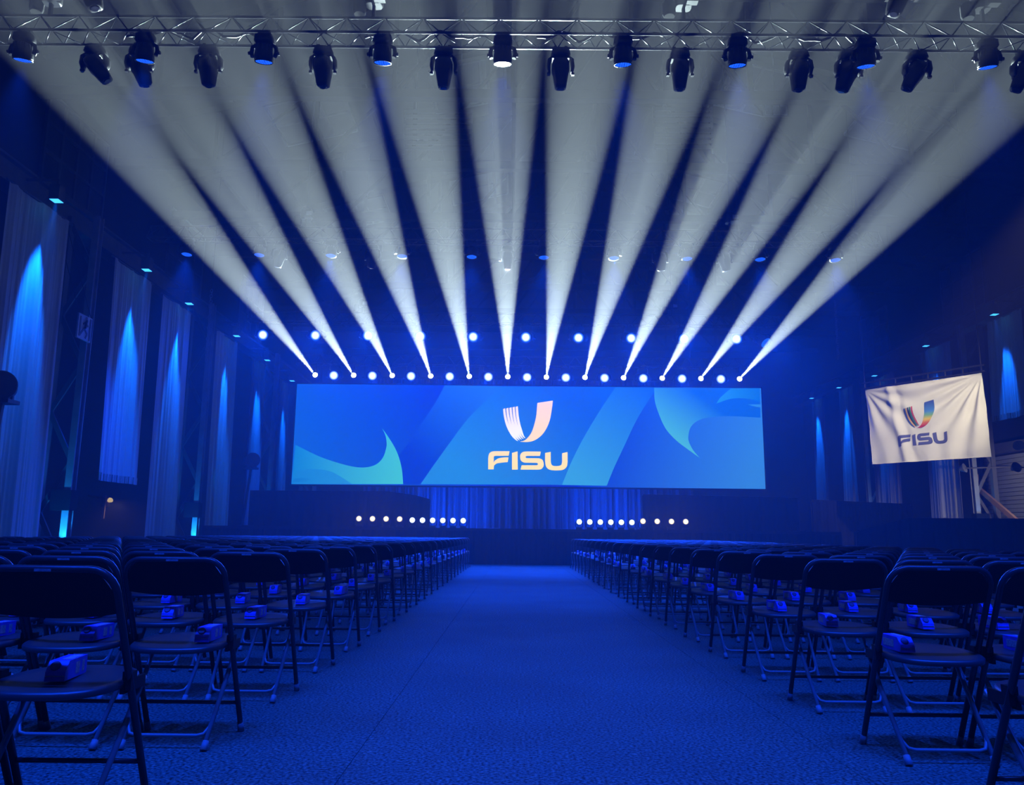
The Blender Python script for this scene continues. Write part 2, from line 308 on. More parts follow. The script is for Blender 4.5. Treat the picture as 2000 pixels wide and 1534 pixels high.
LOGO = {
    'letter_f': [(-1.087,3.471),(-1.094,3.949),(-1.086,3.992),(-1.078,4.036),(-1.068,4.078),(-1.054,4.112),(-1.034,4.137),(-1.011,4.155),(-0.985,4.17),(-0.958,4.182),(-0.93,4.191),(-0.9,4.196),(-0.869,4.2),(-0.839,4.205),(-0.235,4.211),(-0.272,4.027),(-0.794,4.021),(-0.811,4.017),(-0.829,4.013),(-0.846,4.008),(-0.858,3.999),(-0.864,3.985),(-0.866,3.967),(-0.867,3.948),(-0.868,3.93),(-0.871,3.736),(-0.862,3.757),(-0.853,3.779),(-0.842,3.801),(-0.823,3.823),(-0.797,3.846),(-0.764,3.871),(-0.727,3.895),(-0.684,3.915),(-0.635,3.929),(-0.58,3.94),(-0.523,3.949),(-0.469,3.956),(-0.419,3.96),(-0.371,3.961),(-0.323,3.961),(-0.275,3.962),(-0.306,3.774),(-0.375,3.766),(-0.446,3.759),(-0.514,3.751),(-0.574,3.743),(-0.626,3.736),(-0.67,3.731),(-0.71,3.723),(-0.746,3.711),(-0.777,3.694),(-0.804,3.673),(-0.828,3.65),(-0.853,3.628),(-0.868,3.474)],
    'letter_i': [(-0.137,4.142),(0.089,4.21),(0.104,3.473),(-0.13,3.47)],
    'letter_s': [(1.028,4.208),(0.456,4.207),(0.417,4.203),(0.377,4.199),(0.339,4.194),(0.305,4.184),(0.275,4.166),(0.248,4.144),(0.226,4.119),(0.209,4.092),(0.198,4.062),(0.193,4.029),(0.193,3.995),(0.195,3.962),(0.198,3.928),(0.205,3.894),(0.216,3.861),(0.232,3.833),(0.256,3.81),(0.286,3.791),(0.319,3.775),(0.351,3.763),(0.383,3.757),(0.415,3.755),(0.448,3.755),(0.481,3.754),(0.847,3.753),(0.862,3.749),(0.878,3.745),(0.892,3.74),(0.903,3.732),(0.908,3.72),(0.91,3.704),(0.908,3.689),(0.903,3.676),(0.893,3.668),(0.878,3.663),(0.862,3.659),(0.847,3.654),(0.255,3.648),(0.214,3.474),(0.912,3.479),(0.945,3.482),(0.979,3.485),(1.012,3.49),(1.041,3.501),(1.069,3.521),(1.095,3.547),(1.117,3.576),(1.133,3.605),(1.143,3.636),(1.147,3.668),(1.147,3.701),(1.144,3.735),(1.137,3.771),(1.127,3.809),(1.112,3.845),(1.094,3.874),(1.068,3.895),(1.037,3.911),(1.004,3.922),(0.975,3.931),(0.951,3.937),(0.93,3.938),(0.909,3.938),(0.889,3.939),(0.479,3.937),(0.464,3.94),(0.448,3.943),(0.433,3.947),(0.423,3.954),(0.418,3.965),(0.416,3.98),(0.418,3.995),(0.423,4.008),(0.433,4.015),(0.447,4.021),(0.463,4.025),(0.479,4.03),(0.992,4.035)],
    'letter_u': [(1.2,4.156),(1.427,4.201),(1.428,3.802),(1.437,3.768),(1.445,3.732),(1.455,3.699),(1.471,3.673),(1.492,3.656),(1.517,3.644),(1.545,3.636),(1.578,3.631),(1.618,3.628),(1.665,3.629),(1.711,3.632),(1.75,3.637),(1.783,3.645),(1.811,3.656),(1.834,3.669),(1.854,3.688),(1.867,3.713),(1.874,3.743),(1.88,3.775),(1.886,3.807),(1.886,4.152),(2.106,4.202),(2.106,3.787),(2.1,3.743),(2.095,3.698),(2.088,3.654),(2.073,3.615),(2.048,3.579),(2.017,3.546),(1.981,3.518),(1.944,3.495),(1.905,3.48),(1.865,3.471),(1.82,3.466),(1.772,3.462),(1.716,3.458),(1.655,3.456),(1.593,3.456),(1.536,3.459),(1.482,3.464),(1.431,3.472),(1.383,3.483),(1.342,3.5),(1.307,3.524),(1.278,3.555),(1.254,3.589),(1.234,3.628),(1.221,3.672),(1.213,3.72),(1.208,3.771),(1.201,3.821)],
    'emblem_ribbon': [(0.878,6.197),(1.511,6.303),(1.501,6.214),(1.492,6.126),(1.481,6.036),(1.467,5.938),(1.451,5.827),(1.432,5.708),(1.41,5.588),(1.381,5.475),(1.345,5.368),(1.303,5.265),(1.257,5.168),(1.209,5.079),(1.159,5.002),(1.106,4.933),(1.051,4.872),(0.993,4.816),(0.931,4.765),(0.866,4.72),(0.8,4.681),(0.734,4.65),(0.67,4.626),(0.606,4.61),(0.542,4.6),(0.475,4.593),(0.404,4.591),(0.331,4.595),(0.256,4.601),(0.183,4.605),(0.223,4.614),(0.264,4.621),(0.305,4.63),(0.345,4.646),(0.383,4.668),(0.421,4.695),(0.458,4.728),(0.495,4.767),(0.534,4.813),(0.573,4.865),(0.611,4.923),(0.645,4.987),(0.676,5.055),(0.703,5.129),(0.728,5.209),(0.752,5.294),(0.776,5.384),(0.799,5.479),(0.819,5.581),(0.837,5.689),(0.85,5.808),(0.86,5.936),(0.869,6.067)],
    'stripe_0': [(-0.519,5.929),(-0.511,5.851),(-0.503,5.773),(-0.493,5.694),(-0.479,5.611),(-0.459,5.521),(-0.436,5.426),(-0.409,5.331),(-0.376,5.239),(-0.337,5.147),(-0.292,5.054),(-0.245,4.967),(-0.199,4.891),(-0.154,4.829),(-0.108,4.777),(-0.064,4.733),(-0.024,4.697),(0.012,4.67),(0.044,4.652),(0.075,4.638),(0.107,4.622),(0.089,4.645),(0.071,4.667),(0.052,4.692),(0.03,4.723),(0.004,4.761),(-0.024,4.803),(-0.056,4.853),(-0.091,4.914),(-0.133,4.989),(-0.18,5.076),(-0.227,5.169),(-0.268,5.262),(-0.303,5.354),(-0.335,5.448),(-0.362,5.543),(-0.385,5.633),(-0.402,5.72),(-0.413,5.803),(-0.422,5.885),(-0.433,5.968)],
    'stripe_1': [(-0.392,5.954),(-0.384,5.871),(-0.376,5.788),(-0.367,5.704),(-0.354,5.617),(-0.335,5.525),(-0.313,5.428),(-0.287,5.332),(-0.257,5.24),(-0.222,5.152),(-0.182,5.065),(-0.14,4.984),(-0.099,4.914),(-0.059,4.854),(-0.019,4.803),(0.02,4.761),(0.057,4.725),(0.09,4.698),(0.121,4.681),(0.151,4.667),(0.181,4.651),(0.163,4.676),(0.145,4.699),(0.127,4.725),(0.106,4.758),(0.082,4.798),(0.057,4.842),(0.029,4.893),(-0.002,4.953),(-0.038,5.024),(-0.078,5.105),(-0.118,5.192),(-0.154,5.279),(-0.185,5.369),(-0.213,5.461),(-0.238,5.555),(-0.259,5.646),(-0.275,5.733),(-0.285,5.819),(-0.294,5.904),(-0.303,5.99)],
    'stripe_2': [(-0.264,5.978),(-0.256,5.89),(-0.25,5.803),(-0.241,5.715),(-0.229,5.624),(-0.211,5.528),(-0.189,5.429),(-0.165,5.332),(-0.138,5.241),(-0.106,5.157),(-0.071,5.076),(-0.035,5.002),(0.001,4.937),(0.036,4.88),(0.071,4.83),(0.105,4.788),(0.138,4.753),(0.169,4.727),(0.198,4.709),(0.227,4.695),(0.256,4.68),(0.237,4.706),(0.219,4.731),(0.201,4.759),(0.181,4.793),(0.16,4.835),(0.137,4.881),(0.113,4.933),(0.087,4.992),(0.057,5.059),(0.023,5.134),(-0.01,5.214),(-0.04,5.297),(-0.067,5.383),(-0.092,5.474),(-0.114,5.567),(-0.133,5.658),(-0.147,5.747),(-0.157,5.835),(-0.165,5.924),(-0.174,6.012)],
    'stripe_3': [(-0.136,6.003),(-0.129,5.91),(-0.123,5.818),(-0.115,5.725),(-0.103,5.631),(-0.087,5.532),(-0.066,5.431),(-0.043,5.332),(-0.018,5.242),(0.009,5.162),(0.039,5.088),(0.071,5.02),(0.101,4.959),(0.131,4.905),(0.161,4.857),(0.19,4.815),(0.219,4.781),(0.247,4.755),(0.275,4.738),(0.302,4.724),(0.33,4.709),(0.312,4.737),(0.294,4.764),(0.275,4.793),(0.257,4.828),(0.237,4.871),(0.218,4.92),(0.198,4.973),(0.176,5.031),(0.152,5.095),(0.125,5.163),(0.098,5.237),(0.073,5.314),(0.051,5.398),(0.029,5.487),(0.01,5.579),(-0.007,5.67),(-0.019,5.761),(-0.028,5.852),(-0.036,5.943),(-0.044,6.034)],
    'stripe_4': [(-0.008,6.027),(-0.002,5.93),(0.004,5.832),(0.011,5.735),(0.022,5.637),(0.037,5.536),(0.057,5.432),(0.079,5.333),(0.101,5.243),(0.125,5.167),(0.15,5.099),(0.176,5.038),(0.201,4.982),(0.226,4.93),(0.25,4.884),(0.275,4.843),(0.3,4.809),(0.326,4.784),(0.352,4.767),(0.378,4.753),(0.404,4.738),(0.386,4.767),(0.368,4.796),(0.35,4.826),(0.332,4.864),(0.315,4.908),(0.299,4.958),(0.283,5.013),(0.265,5.07),(0.246,5.13),(0.226,5.192),(0.206,5.259),(0.187,5.332),(0.169,5.413),(0.15,5.5),(0.133,5.591),(0.119,5.682),(0.108,5.774),(0.1,5.868),(0.093,5.962),(0.085,6.057)],
}

# ------------------------------------------------------------------ the hall
XL, XR, YB, YF = -13.2, 19.4, 53.0, -9.0
RIDGE_X, RIDGE_Z, EAVE_Z = 3.1, 18.2, 14.2

def carpet_material():
    m = bpy.data.materials.new('speckled_carpet'); m.use_nodes = True
    nt = m.node_tree; b = nt.nodes['Principled BSDF']; b.inputs['Roughness'].default_value = 0.75
    b.inputs['Specular IOR Level'].default_value = 0.35
    tc = nt.nodes.new('ShaderNodeTexCoord')
    n1 = nt.nodes.new('ShaderNodeTexNoise'); n1.inputs['Scale'].default_value = 72; n1.inputs['Detail'].default_value = 3
    n2 = nt.nodes.new('ShaderNodeTexNoise'); n2.inputs['Scale'].default_value = 1.1; n2.inputs['Detail'].default_value = 5
    for n in (n1, n2): nt.links.new(tc.outputs['Object'], n.inputs['Vector'])
    r1 = nt.nodes.new('ShaderNodeMapRange'); r1.inputs['From Min'].default_value = 0.35; r1.inputs['From Max'].default_value = 0.72
    r1.inputs['To Min'].default_value = 0.08; r1.inputs['To Max'].default_value = 2.6; nt.links.new(n1.outputs['Fac'], r1.inputs[0])
    r2 = nt.nodes.new('ShaderNodeMapRange'); r2.inputs['From Min'].default_value = 0.3; r2.inputs['From Max'].default_value = 0.7
    r2.inputs['To Min'].default_value = 0.8; r2.inputs['To Max'].default_value = 1.15; nt.links.new(n2.outputs['Fac'], r2.inputs[0])
    mu = nt.nodes.new('ShaderNodeMath'); mu.operation = 'MULTIPLY'; nt.links.new(r1.outputs[0], mu.inputs[0]); nt.links.new(r2.outputs[0], mu.inputs[1])
    v = nt.nodes.new('ShaderNodeTexVoronoi'); v.inputs['Scale'].default_value = 2.6; nt.links.new(tc.outputs['Object'], v.inputs['Vector'])
    fl = nt.nodes.new('ShaderNodeMath'); fl.operation = 'LESS_THAN'; fl.inputs[1].default_value = 0.028; nt.links.new(v.outputs['Distance'], fl.inputs[0])
    sc = nt.nodes.new('ShaderNodeMath'); sc.operation = 'MULTIPLY_ADD'; nt.links.new(fl.outputs[0], sc.inputs[0]); sc.inputs[1].default_value = 1.2; nt.links.new(mu.outputs[0], sc.inputs[2])
    cm = nt.nodes.new('ShaderNodeVectorMath'); cm.operation = 'SCALE'; cm.inputs[0].default_value = (0.064, 0.150, 0.120)
    nt.links.new(sc.outputs[0], cm.inputs['Scale']); nt.links.new(cm.outputs[0], b.inputs['Base Color'])
    bp = nt.nodes.new('ShaderNodeBump'); bp.inputs['Strength'].default_value = 0.6; bp.inputs['Distance'].default_value = 0.006
    nt.links.new(n1.outputs['Fac'], bp.inputs['Height']); nt.links.new(bp.outputs[0], b.inputs['Normal'])
    return m
M['carpet'] = carpet_material()

floor = MB().box(((XL + XR) / 2, (YB + YF) / 2, -0.11), (XR - XL, YB - YF, 0.20)).build('floor', M['deck']); tag(floor, 'dark hall floor under the carpet rolls', kind='structure')
x = -12.65
while x < XR - 0.4:
    x1 = min(x + 2.0, XR - 0.05)
    MB().box(((x + x1) / 2, (YF + YB) / 2, -0.005), (x1 - x - 0.003, YB - YF - 0.1, 0.010)).build('carpet_roll', M['carpet'], floor)
    x += 2.0

def wall(name, c, d, label): return tag(MB().box(c, d).build(name, M['wall']), label, kind='structure')
wall_left = wall('wall_left', (XL - 0.15, (YB + YF) / 2, 7.1), (0.3, YB - YF, 14.4), 'dark left hall wall behind the lit banners')
wall_right = wall('wall_right', (XR + 0.15, (YB + YF) / 2, 7.1), (0.3, YB - YF, 14.4), 'dark right hall wall behind the flag')
wall_back = tag(MB().slab([(XL, 0), (XR, 0), (XR, EAVE_Z), (RIDGE_X, RIDGE_Z), (XL, EAVE_Z)], YB, YB + 0.3).build('wall_back', M['wall']), 'dark end wall far behind the screen', kind='structure')
wall_front = tag(MB().slab([(XL, 0), (XR, 0), (XR, EAVE_Z), (RIDGE_X, RIDGE_Z), (XL, EAVE_Z)], YF - 0.3, YF).build('wall_front', M['wall']), 'dark end wall behind the viewer', kind='structure')

ceiling = MB()
for xa in (XL - 0.3, XR + 0.3):
    za = EAVE_Z - 0.3 * (RIDGE_Z - EAVE_Z) / (RIDGE_X - XL)
    ceiling.add([(xa, YF - 0.3, za), (RIDGE_X, YF - 0.3, RIDGE_Z), (RIDGE_X, YB + 0.3, RIDGE_Z), (xa, YB + 0.3, za),
                 (xa, YF - 0.3, za + 0.2), (RIDGE_X, YF - 0.3, RIDGE_Z + 0.2), (RIDGE_X, YB + 0.3, RIDGE_Z + 0.2), (xa, YB + 0.3, za + 0.2)],
                [(0, 1, 2, 3), (7, 6, 5, 4), (0, 4, 5, 1), (3, 2, 6, 7), (0, 3, 7, 4), (1, 5, 6, 2)])
ceiling = tag(ceiling.build('ceiling', M['roof']), 'boarded gable roof high above the trusses', kind='structure')
def roof_z(x): return RIDGE_Z - (RIDGE_Z - EAVE_Z) * (abs(x - RIDGE_X) / (RIDGE_X - XL if x < RIDGE_X else XR - RIDGE_X))
pm = MB().box((0, 0, 0), (0.12, YB - YF, 0.18)).mesh('purlin', M['truss_steel'])
for k in range(-7, 8):
    x = RIDGE_X + k * 2.1
    if XL < x < XR: link('purlin', pm, ceiling, (x, (YB + YF) / 2, roof_z(x) - 0.12))

# roof trusses of the building, every 4.27 m
TY = [20 + 4.265 * k for k in range(-4, 8)]
CH = 12.75
def chord(name, a, b, wd, parent, me_cache={}):
    return MB().bar(a, b, wd, wd).build(name, M['truss_steel'], parent)
for k, Y in enumerate(TY):
    t = tag(link('roof_truss', None, None, (0, Y, 0)), 'riveted steel roof truss, %s from the viewer' % ORD[k + 1], kind='structure')
    if k == 0:
        chord('bottom_chord', (XL, 0, CH), (XR, 0, CH), 0.26, t)
        chord('top_chord', (XL, 0, EAVE_Z - 0.3), (RIDGE_X, 0, RIDGE_Z - 0.35), 0.22, t)
        chord('top_chord', (RIDGE_X, 0, RIDGE_Z - 0.35), (XR, 0, EAVE_Z - 0.3), 0.22, t)
        xs = [XL + (XR - XL) * i / 10 for i in range(11)]
        for i in range(1, 10):
            chord('vertical', (xs[i], 0, CH), (xs[i], 0, roof_z(xs[i]) - 0.35), 0.12, t)
            j = i + (1 if i < 5 else -1)
            if 1 <= j <= 9 and i != 5: chord('diagonal', (xs[i], 0, CH), (xs[j], 0, roof_z(xs[j]) - 0.35), 0.10, t)
        proto_truss = t
    else:
        for ch in list(proto_truss.children):
            c = ch.copy(); COL.objects.link(c); c.parent = t

# skylights in the roof planes
n_win = 0
def window(name, a, u, v, nu, nv, label, mat_pane):
    """window frame spanned by u and v from corner a; panes and bars are parts"""
    global n_win
    n_win += 1
    a, u, v = Vector(a), Vector(u), Vector(v); n = u.cross(v).normalized()
    t = tag(link('window_%d' % n_win, None, None, a), label, kind='structure')
    for i in range(nu):
        for j in range(nv):
            p0 = u * (i / nu) + v * (j / nv); du = u / nu; dv = v / nv; q = 0.06
            pu, pv = du.normalized() * q, dv.normalized() * q
            MB().add([p0 + pu + pv, p0 + du - pu + pv, p0 + du + dv - pu - pv, p0 + dv + pu - pv] +
                     [w_ - n * 0.02 for w_ in (p0 + pu + pv, p0 + du - pu + pv, p0 + du + dv - pu - pv, p0 + dv + pu - pv)],
                     [(0, 1, 2, 3), (7, 6, 5, 4), (0, 4, 5, 1), (1, 5, 6, 2), (2, 6, 7, 3), (3, 7, 4, 0)]).build('pane', mat_pane, t)
    fr = MB()
    for i in range(nu + 1): fr.bar(u * (i / nu), u * (i / nu) + v, 0.09, 0.09)
    for j in range(nv + 1): fr.bar(v * (j / nv), v * (j / nv) + u, 0.09, 0.09)
    fr.build('window_frame', M['steel'], t)
    return t
for k in range(1, 8, 2):
    Y = TY[k] + 0.7
    for sx, side in ((-1, 'left'), (1, 'right')):
        for i, dx in enumerate((3.6, 9.2)):
            x0 = RIDGE_X + sx * dx; x1 = x0 + sx * 2.6
            window('skylight', (x0, Y, roof_z(x0) - 0.06), (x1 - x0, 0, roof_z(x1) - roof_z(x0)), (0, 2.8, 0), 3, 2,
                   'roof skylight in the %s slope, %s bay from the viewer, %s row' % (side, ORD[(k + 1) // 2], ('ridge', 'eave')[i]), M['glass'])
for k, Y in enumerate((12.0, 20.4, 28.4, 36.4)):
    window('wall_window', (XL + 0.06, Y, 9.6), (0, 3.2, 0), (0, 0, 3.4), 4, 4, 'tall barred window high in the left wall, %s from the viewer' % ORD[k + 1], M['glass'])
for k, Y in enumerate((31.6, 40.2)):
    window('wall_window', (XR - 0.06, Y, 9.7), (0, 3.2, 0), (0, 0, 3.2), 4, 4, 'tall barred window high in the right wall, %s from the viewer' % ORD[k + 1], M['glass'])

# slatted louvres and a pale panel under the roof
def louvre(loc, n, wd, label):
    t = thing('roof_louvre', loc, label, 'louvre', 'slatted louvres under the roof')
    sm_ = MB().box((0, 0, 0), (wd, 0.03, 0.10)).mesh('slat', M['louvre'])
    for i in range(n): link('slat', sm_, t, (0, 0, -i * 0.17))
    for sx in (-1, 1):
        MB().bar((sx * wd / 2, 0.05, 0.1), (sx * wd / 2, 0.05, -n * 0.17), 0.06, 0.06).build('louvre_frame', M['louvre'], t)
        MB().bar((sx * wd / 3, 0.06, 0.1), (sx * wd / 3, 0.06, roof_z(loc[0]) - loc[2]), 0.03, 0.03).build('hanger', M['steel'], t)
louvre((-2.4, 21.8, 13.3), 8, 2.0, 'pale slatted louvre under the roof left of centre')
louvre((4.8, 21.4, 13.2), 8, 1.7, 'pale slatted louvre under the roof right of centre')
t = thing('ceiling_panel', (7.45, 21.2, 13.2), 'pale gridded panel under the roof between two beams', 'panel')
for i in range(3):
    for j in range(2): MB().box((-0.22 + 0.22 * i, 0, -0.14 + 0.28 * j), (0.20, 0.04, 0.26)).build('tile', M['sign'], t)
MB().box((0, 0.04, 0), (0.72, 0.03, 0.62)).bar((0, 0.05, 0.3), (0, 0.05, roof_z(7.45) - 13.2), 0.03, 0.03).build('panel_frame', M['steel'], t)

# crane rails along the walls
t = tag(MB().box((-11.9, 20, 9.05), (0.25, 56, 0.5)).box((-11.9, 20, 9.33), (0.5, 56, 0.06)).box((-11.9, 20, 8.77), (0.5, 56, 0.06)).build('trim_1', M['steel']), 'riveted crane rail along the left wall', kind='structure')
t = tag(MB().box((18.3, 22, 9.55), (0.25, 58, 0.5)).box((18.3, 22, 9.83), (0.5, 58, 0.06)).box((18.3, 22, 9.27), (0.5, 58, 0.06)).build('trim_2', M['steel']), 'riveted crane rail along the right wall', kind='structure')

# steel wall columns
def column(x, Y, sx, top, label, lit=True):
    t = tag(link('steel_column', None, None, (x, Y, 0)), label, kind='structure')
    MB().box((0, 0, top / 2), (0.03, 0.22, top)).box((0, 0.105, top / 2), (0.17, 0.02, top)).box((0, -0.105, top / 2), (0.17, 0.02, top)).build('front_post', M['paint'], t)
    MB().box((sx * 0.75, 0, top / 2), (0.16, 0.2, top)).build('rear_post', M['steel'], t)
    n = int(top / 1.25)
    bm = MB().bar((sx * 0.05, 0, 0.1), (sx * 0.7, 0, 1.3), 0.05, 0.12).mesh('brace', M['steel'])
    b2 = MB().bar((sx * 0.7, 0, 0.1), (sx * 0.05, 0, 1.3), 0.05, 0.12).mesh('brace', M['steel'])
    for i in range(n): link('brace', (bm, b2)[i % 2], t, (0, 0, i * 1.25))
    MB().box((sx * 0.14, 0.04, 1.62), (0.5, 0.34, 0.5)).build('post_collar', M['molton'], t)
    u = thing('column_uplight', (x - sx * 0.10, Y - 0.48, 0.0), 'small cyan uplight before the %s' % label.replace('riveted lattice ', ''), 'uplight', 'column uplights')
    MB().box((0, 0, 0.07), (0.16, 0.16, 0.14)).build('housing', M['black'], u)
    MB().lathe([(0.055, 0.141), (0.055, 0.15)], 12).build('lens', M['lens_sky'], u)
    spot(u, (0, 0, 0.18), (sx * 0.05, 0.30, 1), E_UP, (0.01, 0.32, 1.0), 44, 0.6, 0.04)
for k, Y in enumerate((11.7, 19.7, 27.7, 35.7, 43.7)):
    column(-11.0, Y, -1, 9.0, 'riveted lattice column on the left wall, %s from the viewer' % ORD[k + 1])
for k, Y in enumerate((30.6, 39.8)):
    column(17.6, Y, 1, 9.3, 'riveted lattice column on the right wall, %s from the viewer' % ORD[k + 1])

# roller shutter and brown brace on the right wall
t = tag(link('door_1', None, None, (XR - 0.1, 31.0, 0)), 'pale roller shutter door in the right wall', kind='structure')
sl = MB().box((0, 0, 0), (0.05, 3.4, 0.14)).mesh('slat', M['shutter'])
for i in range(26): link('slat', sl, t, (0, 0, 0.09 + i * 0.16))
MB().box((-0.02, -1.78, 2.2), (0.14, 0.14, 4.4)).box((-0.02, 1.78, 2.2), (0.14, 0.14, 4.4)).box((-0.02, 0, 4.45), (0.3, 3.7, 0.4)).build('shutter_frame', M['steel'], t)
tag(MB().bar((17.9, 31.0, 2.9), (17.9, 27.6, 0.9), 0.10, 0.18).bar((17.9, 31.05, 0), (17.9, 31.05, 3.4), 0.16, 0.2).build('trim_3', M['rust']), 'brown steel brace beside the right column', kind='structure')

# ------------------------------------------------------------------ stage
st = thing('stage', (0.2, 0, 0), 'low black stage across the end of the aisle', 'stage')
MB().box((0, 29.3, 1.04), (19.6, 9.2, 0.08)).build('deck', M['deck'], st)
def pleat(x0, x1, n, amp, z0, z1, Y, seed):
    rnd = random.Random(seed); ph = [rnd.uniform(0, 6.28) for _ in range(3)]
    def fn(a, b):
        q = a * n * 2 * math.pi
        d = amp * (math.sin(q + 1.3 * math.sin(0.31 * q + ph[0])) + 0.35 * math.sin(2.3 * q + ph[1]) + 0.5 * math.sin(0.37 * q + ph[2]))
        return (x0 + (x1 - x0) * a, Y + d, z0 + (z1 - z0) * b)
    return fn
MB().grid(pleat(-9.8, 9.8, 90, 0.02, 0.0, 1.0, 24.68, 3), 720, 1).build('front_skirt', M['molton'], st)
for sx in (-1, 1): MB().box((sx * 9.76, 29.3, 0.5), (0.06, 9.0, 1.0)).build('side_skirt', M['molton'], st)

# pleated blue curtain behind the stage, in five widths
for k in range(5):
    x0 = -6.3 + k * 2.75
    c = MB().grid(pleat(x0, x0 + 2.72, 9, 0.13, 1.085, 7.4, 33.35, 20 + k), 150, 3).build('stage_curtain', M['curtain'])
    tag(c, 'pleated blue-lit curtain under the screen, %s from the left' % ('leftmost', 'second', 'middle', 'fourth', 'rightmost')[k], 'curtain', 'widths of the stage curtain')
t = thing('curtain_track', (0.5, 33.35, 7.45), 'dark curtain track behind the screen', 'track')
MB().box((0, 0, 0), (14.2, 0.08, 0.08)).build('rail', M['alu'], t)
for sx in (-7, 7): MB().bar((sx, 0, 0.04), (sx, 0, 5.3), 0.05, 0.05).build('hanger', M['steel'], t)

# black masking drapes beside the stage: each width hangs on a pipe
def drape(pts, zb, label, seed):
    """pleated black cloth along a plan line; pts = (x, y, top z)"""
    rnd = random.Random(seed); L = [0]
    for a, b in zip(pts, pts[1:]): L.append(L[-1] + math.hypot(b[0] - a[0], b[1] - a[1]))
    def at(s):
        s *= L[-1]
        for i in range(len(pts) - 1):
            if s <= L[i + 1] + 1e-6:
                t_ = (s - L[i]) / (L[i + 1] - L[i]); a, b = pts[i], pts[i + 1]
                return [a[j] + (b[j] - a[j]) * t_ for j in range(3)]
    def fn(a, b):
        p = at(a); q = a * L[-1] * 16
        d = 0.03 * (math.sin(q + math.sin(0.3 * q)) + 0.4 * math.sin(1.9 * q))
        return (p[0], p[1] + d, zb + (p[2] - zb) * b)
    t = thing('masking_drape', (0, 0, 0), label, 'drape')
    MB().grid(fn, int(L[-1] * 22), 2).build('cloth', M['molton'], t)
    MB().tube([(q[0], q[1] + 0.06, q[2] - 0.04) for q in pts], 0.025, 8).build('pipe', M['black'], t)
    for q in pts: MB().bar((q[0], q[1] + 0.1, zb), (q[0], q[1] + 0.1, q[2] - 0.04), 0.04, 0.04).box((q[0], q[1] + 0.12, zb + 0.015), (0.4, 0.3, 0.03)).build('upright', M['black'], t)
drape([(-8.8, 26.5, 2.26), (-4.2, 26.5, 2.27), (-3.3, 26.5, 2.15), (-2.83, 26.5, 2.03)], 1.085, 'black masking drape on the left of the stage', 1)
drape([(4.25, 26.5, 2.26), (9.4, 26.6, 2.2)], 1.085, 'black masking drape on the right of the stage', 2)
drape([(10.45, 28.2, 2.22), (15.6, 31.5, 2.24)], 0.0, 'long black masking drape running right beyond the stage', 3)
drape([(9.9, 23.4, 1.10), (10.95, 22.4, 1.47), (17.0, 20.6, 1.46)], 0.0, 'low black masking drape under the hanging flag', 4)

# ------------------------------------------------------------------ LED screen with its picture
SY = 32.0
sc_ = thing('led_screen', (0, 0, 0), 'wide glowing blue screen with an emblem and letters above the stage', 'screen')
MB().box((0.51, SY + 0.10, 4.85), (19.16, 0.16, 4.22)).build('screen_frame', M['black'], sc_)
SG = 0.90
for x_ in (-7.5, -4.5, -1.5, 1.5, 4.5, 8.0): MB().bar((x_, SY + 0.05, 6.95), (x_, 31.66, 7.62), 0.04, 0.04).build('hanger', M['black'], sc_)
disp = MB().slab([(-8.99, 2.80), (10.03, 2.80), (10.03, 6.90), (-8.99, 6.90)], SY, SY + 0.02).build('display', gradient('screen_blue', (18, 108, 222), (0, 38, 205), (-8.5, 3.5), (-2.0, 6.6), SG), sc_)
SCOL = {
    'right_field': ((0, 62, 212), (62, 152, 228), (3.8, 5.4), (9.6, 3.6)),
    'left_wave': ((22, 150, 222), (80, 224, 210), (-8.9, 4.2), (-4.7, 4.0)),
    'left_wave_inner': ((30, 150, 222), (50, 170, 220), (-8.9, 3.0), (-5.8, 3.0)),
    'left_wave_tip': ((20, 135, 215), (40, 160, 220), (-8.9, 3.0), (-7.5, 3.0)),
    'diagonal_band': ((36, 128, 228), (0, 62, 212), (-0.8, 6.6), (-3.6, 3.6)),
    'centre_field': ((16, 104, 220), (44, 158, 228), (1.8, 6.7), (-1.5, 2.9)),
    'right_band': ((20, 112, 220), (66, 184, 226), (5.5, 6.7), (2.8, 3.0)),
    'right_swoosh': ((96, 224, 208), (16, 112, 222), (6.1, 4.5), (7.6, 6.5)),
    'right_swoosh_inner': ((46, 176, 218), (16, 128, 220), (7.6, 6.3), (9.9, 6.7)),
    'right_swoosh_tip': ((40, 150, 224), (60, 160, 226), (9.0, 6.2), (10.0, 6.2)),
}
rb = [q for q in SCREEN_SHAPES['right_band']]
SCREEN_SHAPES['right_field'] = [(2.6, 2.80), (10.03, 2.80), (10.03, 6.90), (4.45, 6.90)]
for k, nm in enumerate(('right_field', 'diagonal_band', 'centre_field', 'right_band', 'left_wave', 'left_wave_inner', 'left_wave_tip', 'right_swoosh', 'right_swoosh_inner', 'right_swoosh_tip')):
    c0, c1, p0, p1 = SCOL[nm]
    pts = [(min(max(x_, -8.99), 10.03), min(max(z_, 2.80), 6.90)) for x_, z_ in SCREEN_SHAPES[nm]]
    MB().slab(pts, SY - 0.003 * (k + 1), SY + 0.01).build('picture_shape', gradient('screen_' + nm, c0, c1, p0, p1, SG), sc_)
cream = gradient('screen_cream', (255, 226, 120), (252, 214, 170), (0.5, 3.5), (0.5, 6.3), SG * 1.5)
pale = gradient('screen_pale', (255, 255, 255), (255, 232, 214), (0.4, 4.7), (0.2, 6.0), SG * 1.4)
for nm, pts in LOGO.items():
    part = 'logo_letter' if nm.startswith('letter') else ('emblem_stripe' if nm.startswith('stripe') else 'emblem_ribbon')
    o = MB().slab(pts, SY - 0.040, SY + 0.01).build(part, pale if nm.startswith('stripe') else cream, sc_)

